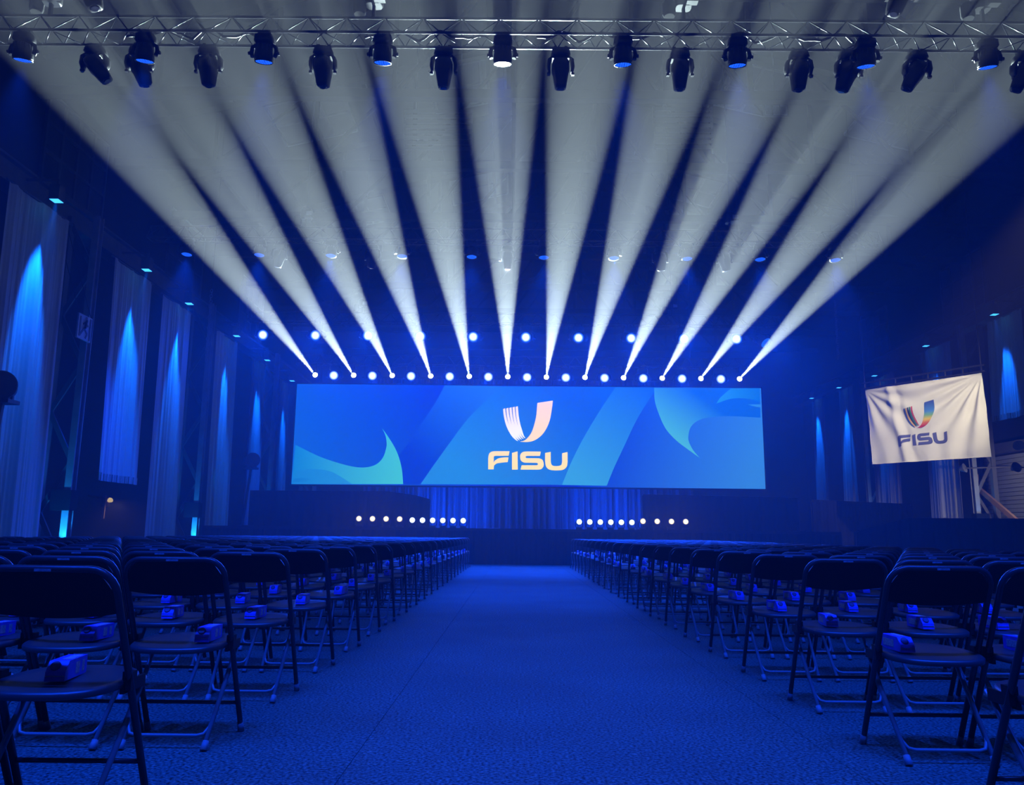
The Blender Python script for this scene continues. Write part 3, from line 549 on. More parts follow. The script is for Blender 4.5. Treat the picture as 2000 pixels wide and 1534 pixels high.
# ------------------------------------------------------------------ flag on the right
TLc, TRc = Vector((11.256, 25.2, 5.59)), Vector((13.314, 22.3, 5.576))
BRc, BLc = Vector((13.35, 22.3, 3.199)), Vector((11.321, 25.2, 3.216))
FN = (TRc - TLc).cross(BLc - TLc).normalized()
if FN.y > 0: FN = -FN
def flag_pt(u, v, lift=0.0):
    p = (TLc * (1 - u) + TRc * u) * (1 - v) + (BLc * (1 - u) + BRc * u) * v
    d = 0.0
    d += 0.075 * math.exp(-((u - 0.22 - 0.10 * v) / 0.035) ** 2) * (1 - 0.3 * v)          # the long crease
    d -= 0.03 * math.exp(-((u - 0.28 - 0.12 * v) / 0.03) ** 2)
    r1 = math.hypot(u - 1.0, (v - 0.0) * 0.7); a1 = math.atan2(v * 0.7, 1.0 - u)
    d += 0.09 * math.sin(a1 * 19) * min(1, r1 * 3) * math.exp(-(r1 / 0.55) ** 2)           # folds fanning from the top corner
    r2 = math.hypot(u, v * 0.7); a2 = math.atan2(v * 0.7, u + 1e-6)
    d += 0.07 * math.sin(a2 * 15) * min(1, r2 * 3) * math.exp(-(r2 / 0.45) ** 2)
    d += 0.022 * math.sin(34 * u + 3 * v) * (v ** 3) + 0.010 * math.sin(21 * v + 9 * u)
    d += 0.05 * math.sin(math.pi * v) * math.sin(math.pi * u)
    return p + FN * (d + lift)
fl = thing('hanging_flag', (0, 0, 0), 'white creased flag with a coloured emblem, hanging on the right', 'flag')
MB().grid(lambda a, b: flag_pt(a, b), 110, 60).build('flag_cloth', M['flag'], fl)
for a, b in (((0, 0), (1, 0)), ((0, 1), (1, 1))): MB().tube([flag_pt(a[0] + (b[0] - a[0]) * i / 40, a[1] + (b[1] - a[1]) * i / 40) for i in range(41)], 0.014, 6).build('hem', M['flag'], fl)
LX0, LX1, LZ0, LZ1 = -1.094, 2.106, 3.456, 6.303
def flag_uv(x, z):
    return 0.265 + (x - LX0) / (LX1 - LX0) * 0.425, 0.245 + (LZ1 - z) / (LZ1 - LZ0) * 0.555
FM = {0: mat('ink_blue', (0.06, 0.12, 0.35), 0.8), 1: mat('ink_yellow', (0.80, 0.42, 0.06), 0.8), 2: mat('ink_black', (0.03, 0.04, 0.04), 0.8),
      3: mat('ink_green', (0.05, 0.20, 0.09), 0.8), 4: mat('ink_red', (0.60, 0.06, 0.05), 0.8)}
ctr = flag_pt(0.5, 0.5)
ramp = gradient('ink_rainbow', (200, 40, 40), (60, 70, 150), (0, 4.25), (0, 5.02), 1, False, [(0.12, (235, 120, 40)), (0.26, (240, 205, 60)), (0.40, (120, 175, 120)), (0.56, (70, 130, 200))])
def decal(pts, material, part):
    tri = tessellate_polygon([[Vector((a, b, 0)) for a, b in pts]]); o = MB()
    import bmesh
    bm = bmesh.new(); vs = [bm.verts.new((*flag_uv(a, b), 0)) for a, b in pts]
    for f in tri:
        try: bm.faces.new([vs[i] for i in f])
        except ValueError: pass
    for _ in range(3):
        ed = [e for e in bm.edges if e.calc_length() > 0.022]
        if ed: bmesh.ops.subdivide_edges(bm, edges=ed, cuts=1)
    bmesh.ops.triangulate(bm, faces=bm.faces)
    bm.verts.index_update()
    o.add([flag_pt(v.co.x, v.co.y, 0.012) for v in bm.verts], [[v.index for v in f.verts] for f in bm.faces], 0, True); bm.free()
    o.build(part, material, fl)
for nm, pts in LOGO.items():
    if nm.startswith('letter'): decal(pts, M['ink'], 'flag_letter')
    elif nm.startswith('stripe'): decal(pts, FM[int(nm[-1])], 'flag_stripe')
    else: decal(pts, ramp, 'flag_ribbon')
# hanging rail for the flag
dv = (TRc - TLc).normalized(); t = thing('flag_rail', (0, 0, 0), 'dark hanging rail above the white flag', 'rail')
MB().bar(TLc - dv * 0.1 + Vector((0, 0, 0.06)), TRc + dv * 0.1 + Vector((0, 0, 0.06)), 0.05, 0.05).build('lower_bar', M['black'], t)
MB().bar(TLc - dv * 0.1 + Vector((0, 0, 0.24)), TRc + dv * 0.1 + Vector((0, 0, 0.24)), 0.05, 0.05).build('upper_bar', M['black'], t)
for i in range(8):
    q = TLc + (TRc - TLc) * (i / 7); MB().bar(q + Vector((0, 0, 0.06)), q + Vector((0, 0, 0.24)), 0.035, 0.035).build('post', M['black'], t)
for q in (TLc, TRc): MB().bar(q + Vector((0, 0, 0.24)), (q.x, q.y, roof_z(q.x)), 0.02, 0.02).build('wire', M['cable'], t)

# ------------------------------------------------------------------ wall banners and their lamps
def banner(xp, sx, y0, y1, z0, z1, label, lamp_label, seed, fringe=False, lamp=True, energy=None):
    """cloth in the plane of the wall; sx points into the hall"""
    rnd = random.Random(seed); ph = [rnd.uniform(0, 6.28) for _ in range(5)]; wd = y1 - y0
    fr = [rnd.uniform(0.9, 1.2), rnd.uniform(2.2, 2.8), rnd.uniform(4.2, 5.4), rnd.uniform(7.5, 9.5)]
    def fn(a, b):
        d = 0.05 * math.sin(fr[0] * a * 6.28 + ph[0]) + 0.035 * math.sin(fr[1] * a * 6.28 + ph[1] + 0.3 * b) + 0.045 * abs(math.sin(fr[2] * a * 3.14 + ph[2] - 0.4 * b)) + 0.016 * math.sin(fr[3] * a * 6.28 + ph[3] + 0.2 * b) + 0.006 * math.sin(2.3 * fr[3] * a * 6.28 + ph[4])
        d *= 0.55 + 0.45 * (1 - b)
        return (xp + sx * (d - 0.10 * b), y0 + wd * a, z0 + (z1 - z0) * b)
    t = thing('wall_banner', (0, 0, 0), label, 'banner', 'lit banners along the %s wall' % ('left' if sx > 0 else 'right'))
    MB().grid(fn, 150, 8).build('cloth', M['banner'], t)
    MB().tube([(xp - sx * 0.1, y0 - 0.08, z1 + 0.01), (xp - sx * 0.1, y1 + 0.08, z1 + 0.01)], 0.03, 8).build('top_pole', M['steel'], t)
    if fringe:
        f = MB(); n = 46
        for i in range(n):
            q = fn((i + 0.5) / n, 0); f.box((q[0], q[1], z0 - 0.10), (0.025, wd / n * 0.7, 0.20))
        f = f.build('fringe', M['fringe'], t); f['kind'] = 'stuff'
    if lamp:
        yc = (y0 + y1) / 2; lx = xp + sx * 0.27; lz = z1 + 0.22
        q = thing('banner_lamp', (lx, yc, lz), lamp_label, 'lamp', 'box lamps over the wall banners')
        MB().box((0, 0, 0.0), (0.24, 0.26, 0.36)).build('housing', M['steel'], q)
        MB().box((0, 0, -0.185), (0.2, 0.22, 0.012)).build('lens', M['lens_sky'], q)
        MB().bar((0, 0, 0.18), (0, 0, 0.35), 0.05, 0.05).bar((0, 0, 0.33), (-sx * 0.75, 0, 0.33), 0.05, 0.05).build('bracket', M['steel'], q)
        spot(q, (0, 0, -0.22), (-sx * 0.075, 0, -1), energy or E_BANNER, SKY, 24, 0.8, 0.04)
LB = [(16.2, 18.5, 0.25, 8.4), (20.8, 23.15, 2.40, 8.3), (23.9, 26.2, 0.25, 8.2), (28.5, 30.6, 0.25, 8.25), (32.5, 34.3, 0.25, 8.15), (36.5, 38.1, 0.25, 8.0)]
for k, (a, b, c, d) in enumerate(LB):
    ex = ' with a fringed hem' if k == 1 else ''
    banner(-11.0, 1, a, b, c, d, 'tall blue-lit banner on the left wall, %s from the viewer%s' % (ORD[k + 1], ex),
           'box lamp over the %s banner on the left wall' % ORD[k + 1], 40 + k, k == 1, True, E_BANNER * (1, 0.9, 0.8, 0.7, 0.6, 0.5)[k])
RB = [(26.9, 28.9, 5.35, 8.9), (31.55, 34.0, 0.3, 8.9), (36.4, 39.0, 0.3, 8.6), (41.0, 42.9, 0.3, 8.8), (45.0, 46.8, 0.3, 8.9)]
for k, (a, b, c, d) in enumerate(RB):
    banner(17.6, -1, a, b, c, d, 'blue-lit banner on the right wall, %s from the viewer' % ORD[k + 1],
           'box lamp over the %s banner on the right wall' % ORD[k + 1], 60 + k, k == 0, True, E_BANNER * (0.5, 0.45, 0.35, 0.6, 0.6)[k])

# ------------------------------------------------------------------ lighting trusses
TH = 9.02
def truss(Y, h, x0, x1, label, fine, period=0.63):
    t = thing('lighting_truss', ((x0 + x1) / 2, Y, h), label, 'truss', 'lighting trusses across the hall')
    L = x1 - x0; n = int(L / period); period = L / n; a0 = -L / 2
    cm = MB().tube([(a0, 0, 0), (-a0, 0, 0)], 0.024, 10).mesh('chord', M['alu'])
    for y, z in ((-0.2, 0), (0.2, 0), (0, 0.40)): link('chord', cm, t, (0, y, z))
    pts = {'n': (-0.2, 0), 'f': (0.2, 0), 't': (0, 0.40)}
    meshes = {}; allb = MB()
    for a, b in (('n', 't'), ('f', 't'), ('n', 'f')):
        (ya, za), (yb, zb) = pts[a], pts[b]
        for k in (0, 1):
            p, q = ((0, ya, za), (period / 2, yb, zb)) if k == 0 else ((0, yb, zb), (period / 2, ya, za))
            mb = MB().tube([p, q], 0.0095, 6)
            meshes[a + b + str(k)] = mb.mesh('brace', M['alu']) if fine else mb
        for i in range(n):
            for k in (0, 1):
                off = (a0 + period * (i + k / 2), 0, 0)
                if fine: link('brace', meshes[a + b + str(k)], t, off)
                else: allb.join(meshes[a + b + str(k)], off)
    if not fine: allb.build('braces', M['alu'], t)['kind'] = 'stuff'
    for sx in (-1, 1): MB().bar((sx * a0, -0.2, 0), (sx * a0, 0.2, 0), 0.03, 0.03).bar((sx * a0, -0.2, 0), (sx * a0, 0, 0.4), 0.03, 0.03).bar((sx * a0, 0.2, 0), (sx * a0, 0, 0.4), 0.03, 0.03).build('end_frame', M['alu'], t)
    return t
truss(12.0, TH, -11.6, 11.6, 'long triangular lighting truss nearest the viewer', True)
truss(0.6, TH, -8.6, 8.6, 'added unseen lighting truss over the rear rows behind the viewer', False)
truss(21.3, TH, -10.4, 10.2, 'triangular lighting truss over the middle rows', True)
truss(29.8, TH - 0.1, -10.4, 10.2, 'dark lighting truss above the stage', False)
truss(31.45, 7.62, -8.9, 9.8, 'dark lighting truss directly above the screen', False)
# power cables lying along the front truss
for k, (x0, x1) in enumerate(((-6.6, -4.4), (-2.6, -0.4), (0.3, 2.4), (3.4, 5.6))):
    rnd = random.Random(k)
    pth = [(x0 + (x1 - x0) * i / 24, 12.0 + 0.09 * math.sin(i * 0.7 + k), TH + 0.035 + 0.10 * abs(math.sin(i * 0.52 + k)) * rnd.uniform(0.6, 1)) for i in range(25)]
    tag(MB().tube(pth, 0.022, 6).build('power_cable', M['cable']), 'black cable looped inside the front truss, %s from the left' % ORD[k + 1], 'cable', 'cables on the front truss')

# chain hoists over the trusses
def hoist(x, Y, h, label):
    t = thing('chain_hoist', (x, Y, h), label, 'hoist', 'chain hoists above the trusses')
    MB().loft([(0, 0, 0.62, 0.13, 0.10, 4), (0, 0, 0.66, 0.15, 0.12, 4), (0, 0, 0.90, 0.15, 0.12, 4), (0, 0, 0.95, 0.12, 0.10, 4)], 16).box((0.10, -0.14, 0.72), (0.22, 0.12, 0.2)).build('motor', M['black'], t)
    MB().box((0.12, -0.205, 0.74), (0.16, 0.01, 0.12)).build('plate', M['sign'], t)
    MB().bar((0, 0, 0.4), (0, 0, 0.62), 0.05, 0.05).build('hook', M['alu'], t)
    top = roof_z(x) - h
    MB().tube([(0, 0, 0.95), (0, 0, top)], 0.016, 6).build('chain', M['alu'], t)
    MB().lathe([(0.09, 0.36), (0.11, 0.42), (0.11, 0.60), (0.08, 0.64)], 12, 0, Matrix.Translation((-0.24, 0, 0.1))).build('chain_bag', M['molton'], t)
for k, (x, Y) in enumerate(((-7.9, 12), (-2.45, 12), (2.75, 12), (7.75, 12), (-6.0, 21.3), (6.0, 21.3), (-6, 29.8), (6, 29.8))):
    hoist(x, Y, TH - (0.1 if k > 5 else 0), '%s chain hoist above the %s truss, from the left' % (ORD[(k % 4) + 1] if k < 4 else ORD[k % 2 + 1], 'front' if k < 4 else 'middle' if k < 6 else 'back'))

# ------------------------------------------------------------------ moving heads
def rot_to(d):
    return Vector(d).to_track_quat('-Z', 'Y').to_euler()
MESH = {}
def wash_meshes(s):
    if ('w', s) in MESH: return MESH[('w', s)]
    q = lambda v: tuple(c * s for c in v)
    base = MB().loft([(0, 0, z * s, hx * s, hy * s, 5) for z, hx, hy in ((-0.05, 0.13, 0.10), (-0.07, 0.15, 0.12), (-0.17, 0.16, 0.12), (-0.20, 0.13, 0.10))], 16)
    clamp = MB().box((0, 0, -0.02 * s), q((0.05, 0.08, 0.10)))
    yoke = MB().tube([q(v) for v in ((-0.185, 0, -0.42), (-0.205, 0, -0.34), (-0.19, 0, -0.25), (-0.12, 0, -0.21), (0.12, 0, -0.21), (0.19, 0, -0.25), (0.205, 0, -0.34), (0.185, 0, -0.42))], 0.035 * s, 8)
    head = MB().lathe([(r * s, z * s) for r, z in ((0.06, 0.13), (0.11, 0.115), (0.135, 0.06), (0.15, -0.03), (0.155, -0.12), (0.14, -0.145))], 24)
    for a in range(0, 360, 30): head.box((0.132 * s * math.cos(R(a)), 0.132 * s * math.sin(R(a)), 0.06 * s), (0.02 * s, 0.02 * s, 0.1 * s))
    ring = MB().lathe([(0.138 * s, -0.146 * s), (0.150 * s, -0.146 * s), (0.150 * s, -0.160 * s), (0.138 * s, -0.160 * s)], 24, caps=False)
    lens = MB().lathe([(0.136 * s, -0.146 * s), (0.120 * s, -0.156 * s), (0.05 * s, -0.162 * s)], 24)
    knob = MB().lathe([(0.03 * s, -0.02 * s), (0.03 * s, 0.02 * s)], 10, 0, Matrix.Rotation(R(90), 4, 'Y'))
    MESH[('w', s)] = dict(base=base.mesh('base', M['black']), clamp=clamp.mesh('clamp', M['alu']), yoke=yoke.mesh('yoke', M['black']), head=head.mesh('head', M['black']),
                          ring=ring.mesh('lens_ring', M['black']), lens=lens, knob=knob.mesh('knob', M['alu']))
    return MESH[('w', s)]
def wash(loc, d, s, lens, label, group, detail=True, name='wash_light'):
    m = wash_meshes(s); t = thing(name, loc, label, 'stage light', group)
    link('base', m['base'], t); link('yoke', m['yoke'], t)
    if detail:
        for sx in (-1, 1): link('clamp', m['clamp'], t, (sx * 0.08 * s, 0, 0)); link('knob', m['knob'], t, (sx * 0.235 * s, 0, -0.36 * s))
    h = link('head', m['head'], t, (0, 0, -0.34 * s), rot_to(d))
    if detail: link('lens_ring', m['ring'], h)
    key = ('l', s, lens)
    if key not in MESH: MESH[key] = m['lens'].mesh('lens', M[lens])
    link('lens', MESH[key], h)
    dv_ = Vector(d).normalized()
    return t, Vector((0, 0, -0.34 * s)) + dv_ * 0.19 * s
def profile_meshes(s):
    if ('p', s) in MESH: return MESH[('p', s)]
    q = lambda v: tuple(c * s for c in v)
    base = MB().loft([(0, 0, z * s, hx * s, hy * s, 5) for z, hx, hy in ((-0.03, 0.12, 0.10), (-0.05, 0.15, 0.13), (-0.14, 0.17, 0.14), (-0.17, 0.12, 0.10))], 16)
    clamp = MB().box((0, 0, 0), q((0.05, 0.08, 0.10)))
    yoke = MB()
    for sx in (-1, 1):
        yoke.loft([(sx * 0.13 * s, 0, -0.15 * s, 0.03 * s, 0.07 * s, 4), (sx * 0.19 * s, 0, -0.21 * s, 0.032 * s, 0.09 * s, 4), (sx * 0.205 * s, 0, -0.34 * s, 0.030 * s, 0.085 * s, 4), (sx * 0.19 * s, 0, -0.43 * s, 0.022 * s, 0.05 * s, 4)], 14)
    yoke.box(q((0, 0, -0.17)), q((0.30, 0.14, 0.05)))
    head = MB().loft([(0, 0, z * s, hx * s, hy * s, 4) for z, hx, hy in ((0.13, 0.07, 0.07), (0.12, 0.11, 0.11), (0.05, 0.145, 0.14), (-0.08, 0.15, 0.145), (-0.12, 0.135, 0.13), (-0.30, 0.105, 0.105), (-0.36, 0.095, 0.095), (-0.38, 0.07, 0.07))], 20)
    for k in range(4): head.box(q((0, 0.14, 0.08 - 0.05 * k)), q((0.2, 0.02, 0.015)))
    lens = MB().lathe([(0.07 * s, -0.381 * s), (0.05 * s, -0.388 * s)], 18)
    trim = MB().tube([q(v) for v in ((-0.13, -0.10, -0.06), (-0.13, -0.125, 0.05), (-0.09, -0.10, 0.115), (0.09, -0.10, 0.115), (0.13, -0.125, 0.05), (0.13, -0.10, -0.06))], 0.008 * s, 6)
    lock = MB().box((0, 0, 0), q((0.05, 0.05, 0.04)))
    MESH[('p', s)] = dict(base=base.mesh('base', M['black']), clamp=clamp.mesh('clamp', M['alu']), yoke=yoke.mesh('yoke', M['black']), head=head.mesh('head', M['black']),
                          lens=lens.mesh('lens', M['lens_dark']), trim=trim.mesh('head_trim', M['alu']), lock=lock.mesh('tilt_lock', M['alu']))
    return MESH[('p', s)]
def profile(loc, d, s, label, group, flip=False):
    m = profile_meshes(s); t = thing('profile_light', loc, label, 'stage light', group, (math.pi if flip else 0, 0, 0))
    for k in ('base', 'yoke'): link(k, m[k], t)
    for sx in (-1, 1): link('clamp', m['clamp'], t, (sx * 0.09 * s, 0, 0)); link('tilt_lock', m['lock'], t, (sx * 0.205 * s, 0, -0.45 * s))
    if flip: d = (d[0], -d[1], -d[2])
    h = link('head', m['head'], t, (0, 0, -0.32 * s), rot_to(d)); link('lens', m['lens'], h); link('head_trim', m['trim'], h)
    return t

FW = [-8.16, -6.15, -4.19, -2.24, -0.27, 1.70, 3.57, 5.67, 7.66]
for k, x in enumerate(FW):
    white = k == 4
    d = (0.02 * (k - 4), 0.30, -1)
    t, lp = wash((x, 11.83, 9.0), d, 1.0, 'lens_white' if white else 'lens_blue',
                 ('wash light with a glowing white lens in the middle of the front truss' if white else 'wash light with a blue lens on the front truss, %s from the left' % ORD[k + 1]), 'wash lights on the front truss')
    spot(t, lp, (d[0], 0.05, -1), E_FRONT, BLUE, 46, 0.7, 0.12)
FP = [(-7.18, (0.75, 0.1, -1)), (-6.42, (0.3, 0.25, -1)), (-5.25, (0.04, 0.10, -1)), (-3.31, (0.02, 0.10, -1)), (-1.27, (0, 0.12, -1)), (0.70, (0, 0.12, -1)), (2.71, (0, 0.12, -1)),
      (4.71, (-0.02, 0.10, -1)), (5.55, (-0.3, 0.3, -1)), (6.70, (-0.55, 0.2, -1)), (8.52, (-0.5, 0.2, -1))]
for k, (x, d) in enumerate(FP):
    profile((x, 12.22, 9.0), d, 1.0, 'unlit black profile head hanging from the front truss, %s from the left' % ORD[k + 1], 'profile lights on the front truss')
for k, (x, d) in enumerate(((-7.0, (0.35, 0.0, -1)), (6.15, (-0.35, 0.0, -1)))):
    # these hang above the truss from their own drop arm
    t = profile((x, 11.5, 9.98), d, 1.15, 'unlit black profile head hung above the front truss, %s side' % ('left', 'right')[k], 'profile lights above the front truss')
    MB().bar((0, 0, 0), (0, 0, roof_z(x) - 9.98), 0.05, 0.05).build('drop_arm', M['steel'], t)
for k in range(7):  # unseen washes added behind the viewer to light the near floor and chairs
    d = (0, 0.34, -1)
    t, lp = wash((-7.2 + 2.4 * k, 0.42, 9.0), d, 1.0, 'lens_blue', 'added blue wash light on the unseen truss behind the viewer, %s from the left' % ORD[k + 1], 'added wash lights on the unseen rear truss')
    spot(t, lp, d, E_REAR, BLUE, 72, 0.8, 0.12)
MW = [-9.23, -7.20, -5.20, -3.21, -1.27, 0.74, 2.69, 4.73, 6.76, 8.85]
for k, x in enumerate(MW):
    d = (0, -0.10, -1)
    t, lp = wash((x, 21.12, 9.0), d, 1.0, 'lens_blue', 'wash light with a blue lens on the middle truss, %s from the left' % ORD[k + 1], 'wash lights on the middle truss')
    spot(t, lp, (0, -0.05, -1), E_MID, BLUE, 64, 0.8, 0.12)
for k, x in enumerate((-6.75, -4.11, -0.27, 4.05, 5.86)):
    profile((x, 21.5, 9.0), (0.1 * (k - 2), 0.1, -1), 1.0, 'profile head caught in the white beams on the middle truss, %s from the left' % ORD[k + 1], 'profile lights on the middle truss')
for k in range(11):
    x = -9.67 + 2.005 * k if k < 10 else 9.42
    d = (0, -1, -0.22) if k < 10 else (0.5, -0.8, -0.9)
    t, lp = wash((x, 29.60, 8.86), d, 1.5, 'lens_wash_halo' if k < 10 else 'lens_blue', 'bright blue-white wash light on the back truss, %s from the left' % ORD[k + 1], 'wash lights on the back truss')
    spot(t, lp, (0, -1, -0.62), E_BACK, BLUE, 70, 0.9, 0.14)
BEAM_D = (0, -1, 0.1086)
for k in range(12):
    x = -8.05 + k * 1.5436
    t, lp = wash((x, 31.26, 7.35), BEAM_D, 0.72, 'lens_beam', 'beam light throwing a white shaft from above the screen, %s from the left' % ORD[k + 1], 'beam lights above the screen', name='beam_light')
    MB().box((0, 0, 0.14), (0.06, 0.06, 0.26)).build('drop_bar', M['black'], t)
    spot(t, lp + Vector((0, -0.02, 0)), BEAM_D, E_BEAM, WHITE, 5.0, 0.35, 0.03, linear=0.65, quad=6.0)
for k in range(11):
    x = -7.28 + k * 1.5436
    t, lp = wash((x, 31.25, 7.57), (0, -1, -0.15), 1.35, 'lens_wash_halo', 'round blue-white wash light between the beams above the screen, %s from the left' % ORD[k + 1], 'wash lights above the screen')
    spot(t, lp, (0, -1, -0.52), E_SCREEN, BLUE, 66, 0.9, 0.12)

# ------------------------------------------------------------------ floor lamps along the stage edge
def floor_lamp(x, h, lens, label, group, col, energy, s=0.62, d=(0, -1, 0.02)):
    t = thing('stage_floor_light', (x, 25.5, 1.08), label, 'stage light', group)
    MB().loft([(0, 0, 0.0, 0.16 * s, 0.14 * s, 5), (0, 0, 0.08 * s, 0.16 * s, 0.14 * s, 5), (0, 0, 0.10 * s, 0.12 * s, 0.10 * s, 5)], 14).build('base', M['black'], t)
    zc = h - 1.08
    MB().tube([(-0.18 * s, 0, zc), (-0.19 * s, 0, 0.14 * s), (-0.10 * s, 0, 0.10 * s), (0.10 * s, 0, 0.10 * s), (0.19 * s, 0, 0.14 * s), (0.18 * s, 0, zc)], 0.022 * s, 7).build('yoke', M['black'], t)
    m = wash_meshes(s); hd = link('head', m['head'], t, (0, 0, zc), rot_to(d))
    key = ('l', s, lens)
    if key not in MESH: MESH[key] = m['lens'].mesh('lens', M[lens])
    link('lens', MESH[key], hd)
    spot(t, Vector((0, -0.13 * s - 0.02, zc)), (0, -1, 0.06), energy, col, 75, 0.9, 0.06)
for k in range(4):
    floor_lamp(-4.93 + k * 0.43, 1.345, 'lens_warm', 'warm white lamp on the stage edge left of the blue-white row, %s from the left' % ORD[k + 1], 'warm lamps on the stage edge', WARM, E_STAGE, 0.66)
    floor_lamp(4.05 + k * 0.45, 1.355, 'lens_warm', 'warm white lamp on the stage edge right of the blue-white row, %s from the left' % ORD[k + 1], 'warm lamps on the stage edge', WARM, E_STAGE, 0.66)
for k in range(6):
    floor_lamp(-3.24 + k * 0.322, 1.315, 'lens_wash_halo', 'round blue-white lamp on the stage edge left of the aisle, %s from the left' % ORD[k + 1], 'blue-white lamps on the stage edge', (0.1, 0.35, 1.0), E_STAGE * 0.6)
    floor_lamp(2.04 + k * 0.332, 1.315, 'lens_wash_halo', 'round blue-white lamp on the stage edge right of the aisle, %s from the left' % ORD[k + 1], 'blue-white lamps on the stage edge', (0.1, 0.35, 1.0), E_STAGE * 0.6)
# hidden low light bars, added on the stage floor to light the curtain
for k in range(4):
    t = thing('added_curtain_light', (-4.0 + k * 3.0, 30.6, 1.08), 'added hidden light bar on the stage floor before the curtain, %s from the left' % ORD[k + 1], 'light bar', 'added hidden light bars before the curtain')
    MB().box((0, 0, 0.02), (1.0, 0.08, 0.04)).build('housing', M['black'], t)
    MB().box((0, 0.01, 0.042), (0.94, 0.05, 0.006)).build('lens', M['lens_blue'], t)
    spot(t, (0, 0, 0.06), ((0.9, -0.9)[k % 2], 1, 0.36), E_CURT, BLUE, 110, 0.9, 0.15)
# warm profile light for the flag, at the right end of the front truss
t = profile((10.3, 12.0, 9.0), (0.12, 1, -0.36), 1.0, 'lit profile head at the right end of the front truss, aimed at the flag', 'profile lights on the front truss')
spot(t, (0.06, 0.43, -0.46), Vector((12.3, 23.7, 4.3)) - Vector((10.36, 12.43, 8.54)), E_FLAG, (1.0, 0.90, 0.68), 25, 1.0, 0.06)

# ------------------------------------------------------------------ small things along the walls
t = thing('exit_sign', (-10.75, 19.1, 5.85), 'pale running-man sign hanging by the first lattice column', 'sign')
MB().box((0, 0, 0), (0.04, 0.62, 0.62)).build('sign_board', M['sign'], t)
fig = MB()
for a, b, wd in (((0.02, 0.20), (-0.02, -0.02), 0.10), ((-0.02, -0.02), (0.12, -0.14), 0.055), ((0.12, -0.14), (0.06, -0.25), 0.05), ((-0.02, -0.02), (-0.12, -0.12), 0.055), ((-0.12, -0.12), (-0.20, -0.22), 0.05),
                 ((0.02, 0.14), (0.14, 0.06), 0.045), ((0.02, 0.14), (-0.10, 0.08), 0.045)):
    fig.bar((0.022, a[0], a[1]), (0.022, b[0], b[1]), 0.012, wd)
fig.lathe([(0.045, -0.006), (0.045, 0.006)], 12, 0, Matrix.Translation((0.022, 0.04, 0.25)) @ Matrix.Rotation(R(90), 4, 'Y'))
fig.box((0.022, -0.22, 0.0), (0.012, 0.05, 0.5)).box((0.022, 0.24, 0.0), (0.012, 0.06, 0.56))
fig.build('pictogram', M['sign_ink'], t)
for sy in (-0.28, 0.28): MB().bar((0, sy, 0.31), (-0.92, sy, 2.90), 0.012, 0.012).build('wire', M['cable'], t)
def projector(loc, rz, label):
    t = thing('wall_projector', loc, label, 'projector', 'round-fronted projectors along the left wall')
    Mx = Matrix.Rotation(rz, 4, 'Z') @ Matrix.Rotation(R(90), 4, 'X')
    MB().lathe([(0.20, -0.35), (0.24, -0.30), (0.24, 0.05), (0.30, 0.15), (0.30, 0.22), (0.26, 0.22)], 24, 0, Mx).build('housing', M['steel'], t)
    MB().lathe([(0.25, 0.20), (0.22, 0.215), (0.10, 0.20)], 24, 0, Mx).build('lens', M['lens_dark'], t)
    MB().box((0, 0.05, -0.32), (0.5, 0.4, 0.08)).bar((-0.2, 0.05, -0.3), (-0.2, 0.05, 0.0), 0.05, 0.05).bar((0.2, 0.05, -0.3), (0.2, 0.05, 0.0), 0.05, 0.05).bar((0, 0.05, -0.34), (-0.3, 0.05, -0.34 - loc[2] + 0.36), 0.08, 0.08).build('mount', M['steel'], t)
projector((-10.75, 16.3, 3.85), R(25), 'dark round-fronted projector before the nearest left banner')
projector((-10.7, 32.1, 3.75), R(35), 'dark round-fronted projector before the fifth left banner')
t = thing('wall_lantern', (-12.6, 24.6, 1.75), 'small warm lantern glowing low behind the fringed banner', 'lantern')
MB().lathe([(0.10, -0.16), (0.12, -0.12), (0.12, 0.14), (0.05, 0.2)], 12).bar((0, 0, 0.1), (-0.55, 0, 0.2), 0.05, 0.05).build('housing', M['rust'], t)
MB().lathe([(0.05, 0.02), (0.09, 0.05), (0.08, 0.12), (0.03, 0.16)], 12, 0, Matrix.Translation((0.13, 0, -0.02))).build('bulb', M['lens_warm'], t)
MB().bar((0.1, -0.25, -0.5), (0.1, -0.25, 0.2), 0.06, 0.06).build('pipe', M['rust'], t)
spot(t, (0.28, 0, 0.05), (0.5, -0.5, -1), 25, WARM, 120, 0.8, 0.05)
def chain(loc, n, label):
    t = thing('hanging_chain', loc, label, 'chain', 'slack hoist chains')
    lm = MB().tube([(0.035 * math.cos(a * math.pi / 5), 0, 0.06 * math.sin(a * math.pi / 5)) for a in range(11)], 0.012, 5, cap=False).mesh('link', M['paint'])
    for i in range(n): link('link', lm, t, (0.015 * math.sin(i * 1.7), 0, -0.09 * i), (0, 0, R(90) * (i % 2) + 0.3))
    MB().bar((0, 0, 0.05), (0, 0, roof_z(loc[0]) - loc[2]), 0.015, 0.015).build('wire', M['cable'], t)
chain((-10.05, 25.1, 8.7), 28, 'slack chain hanging before the third left banner')
chain((12.45, 30.0, 10.0), 26, 'slack chain hanging right of the beams')
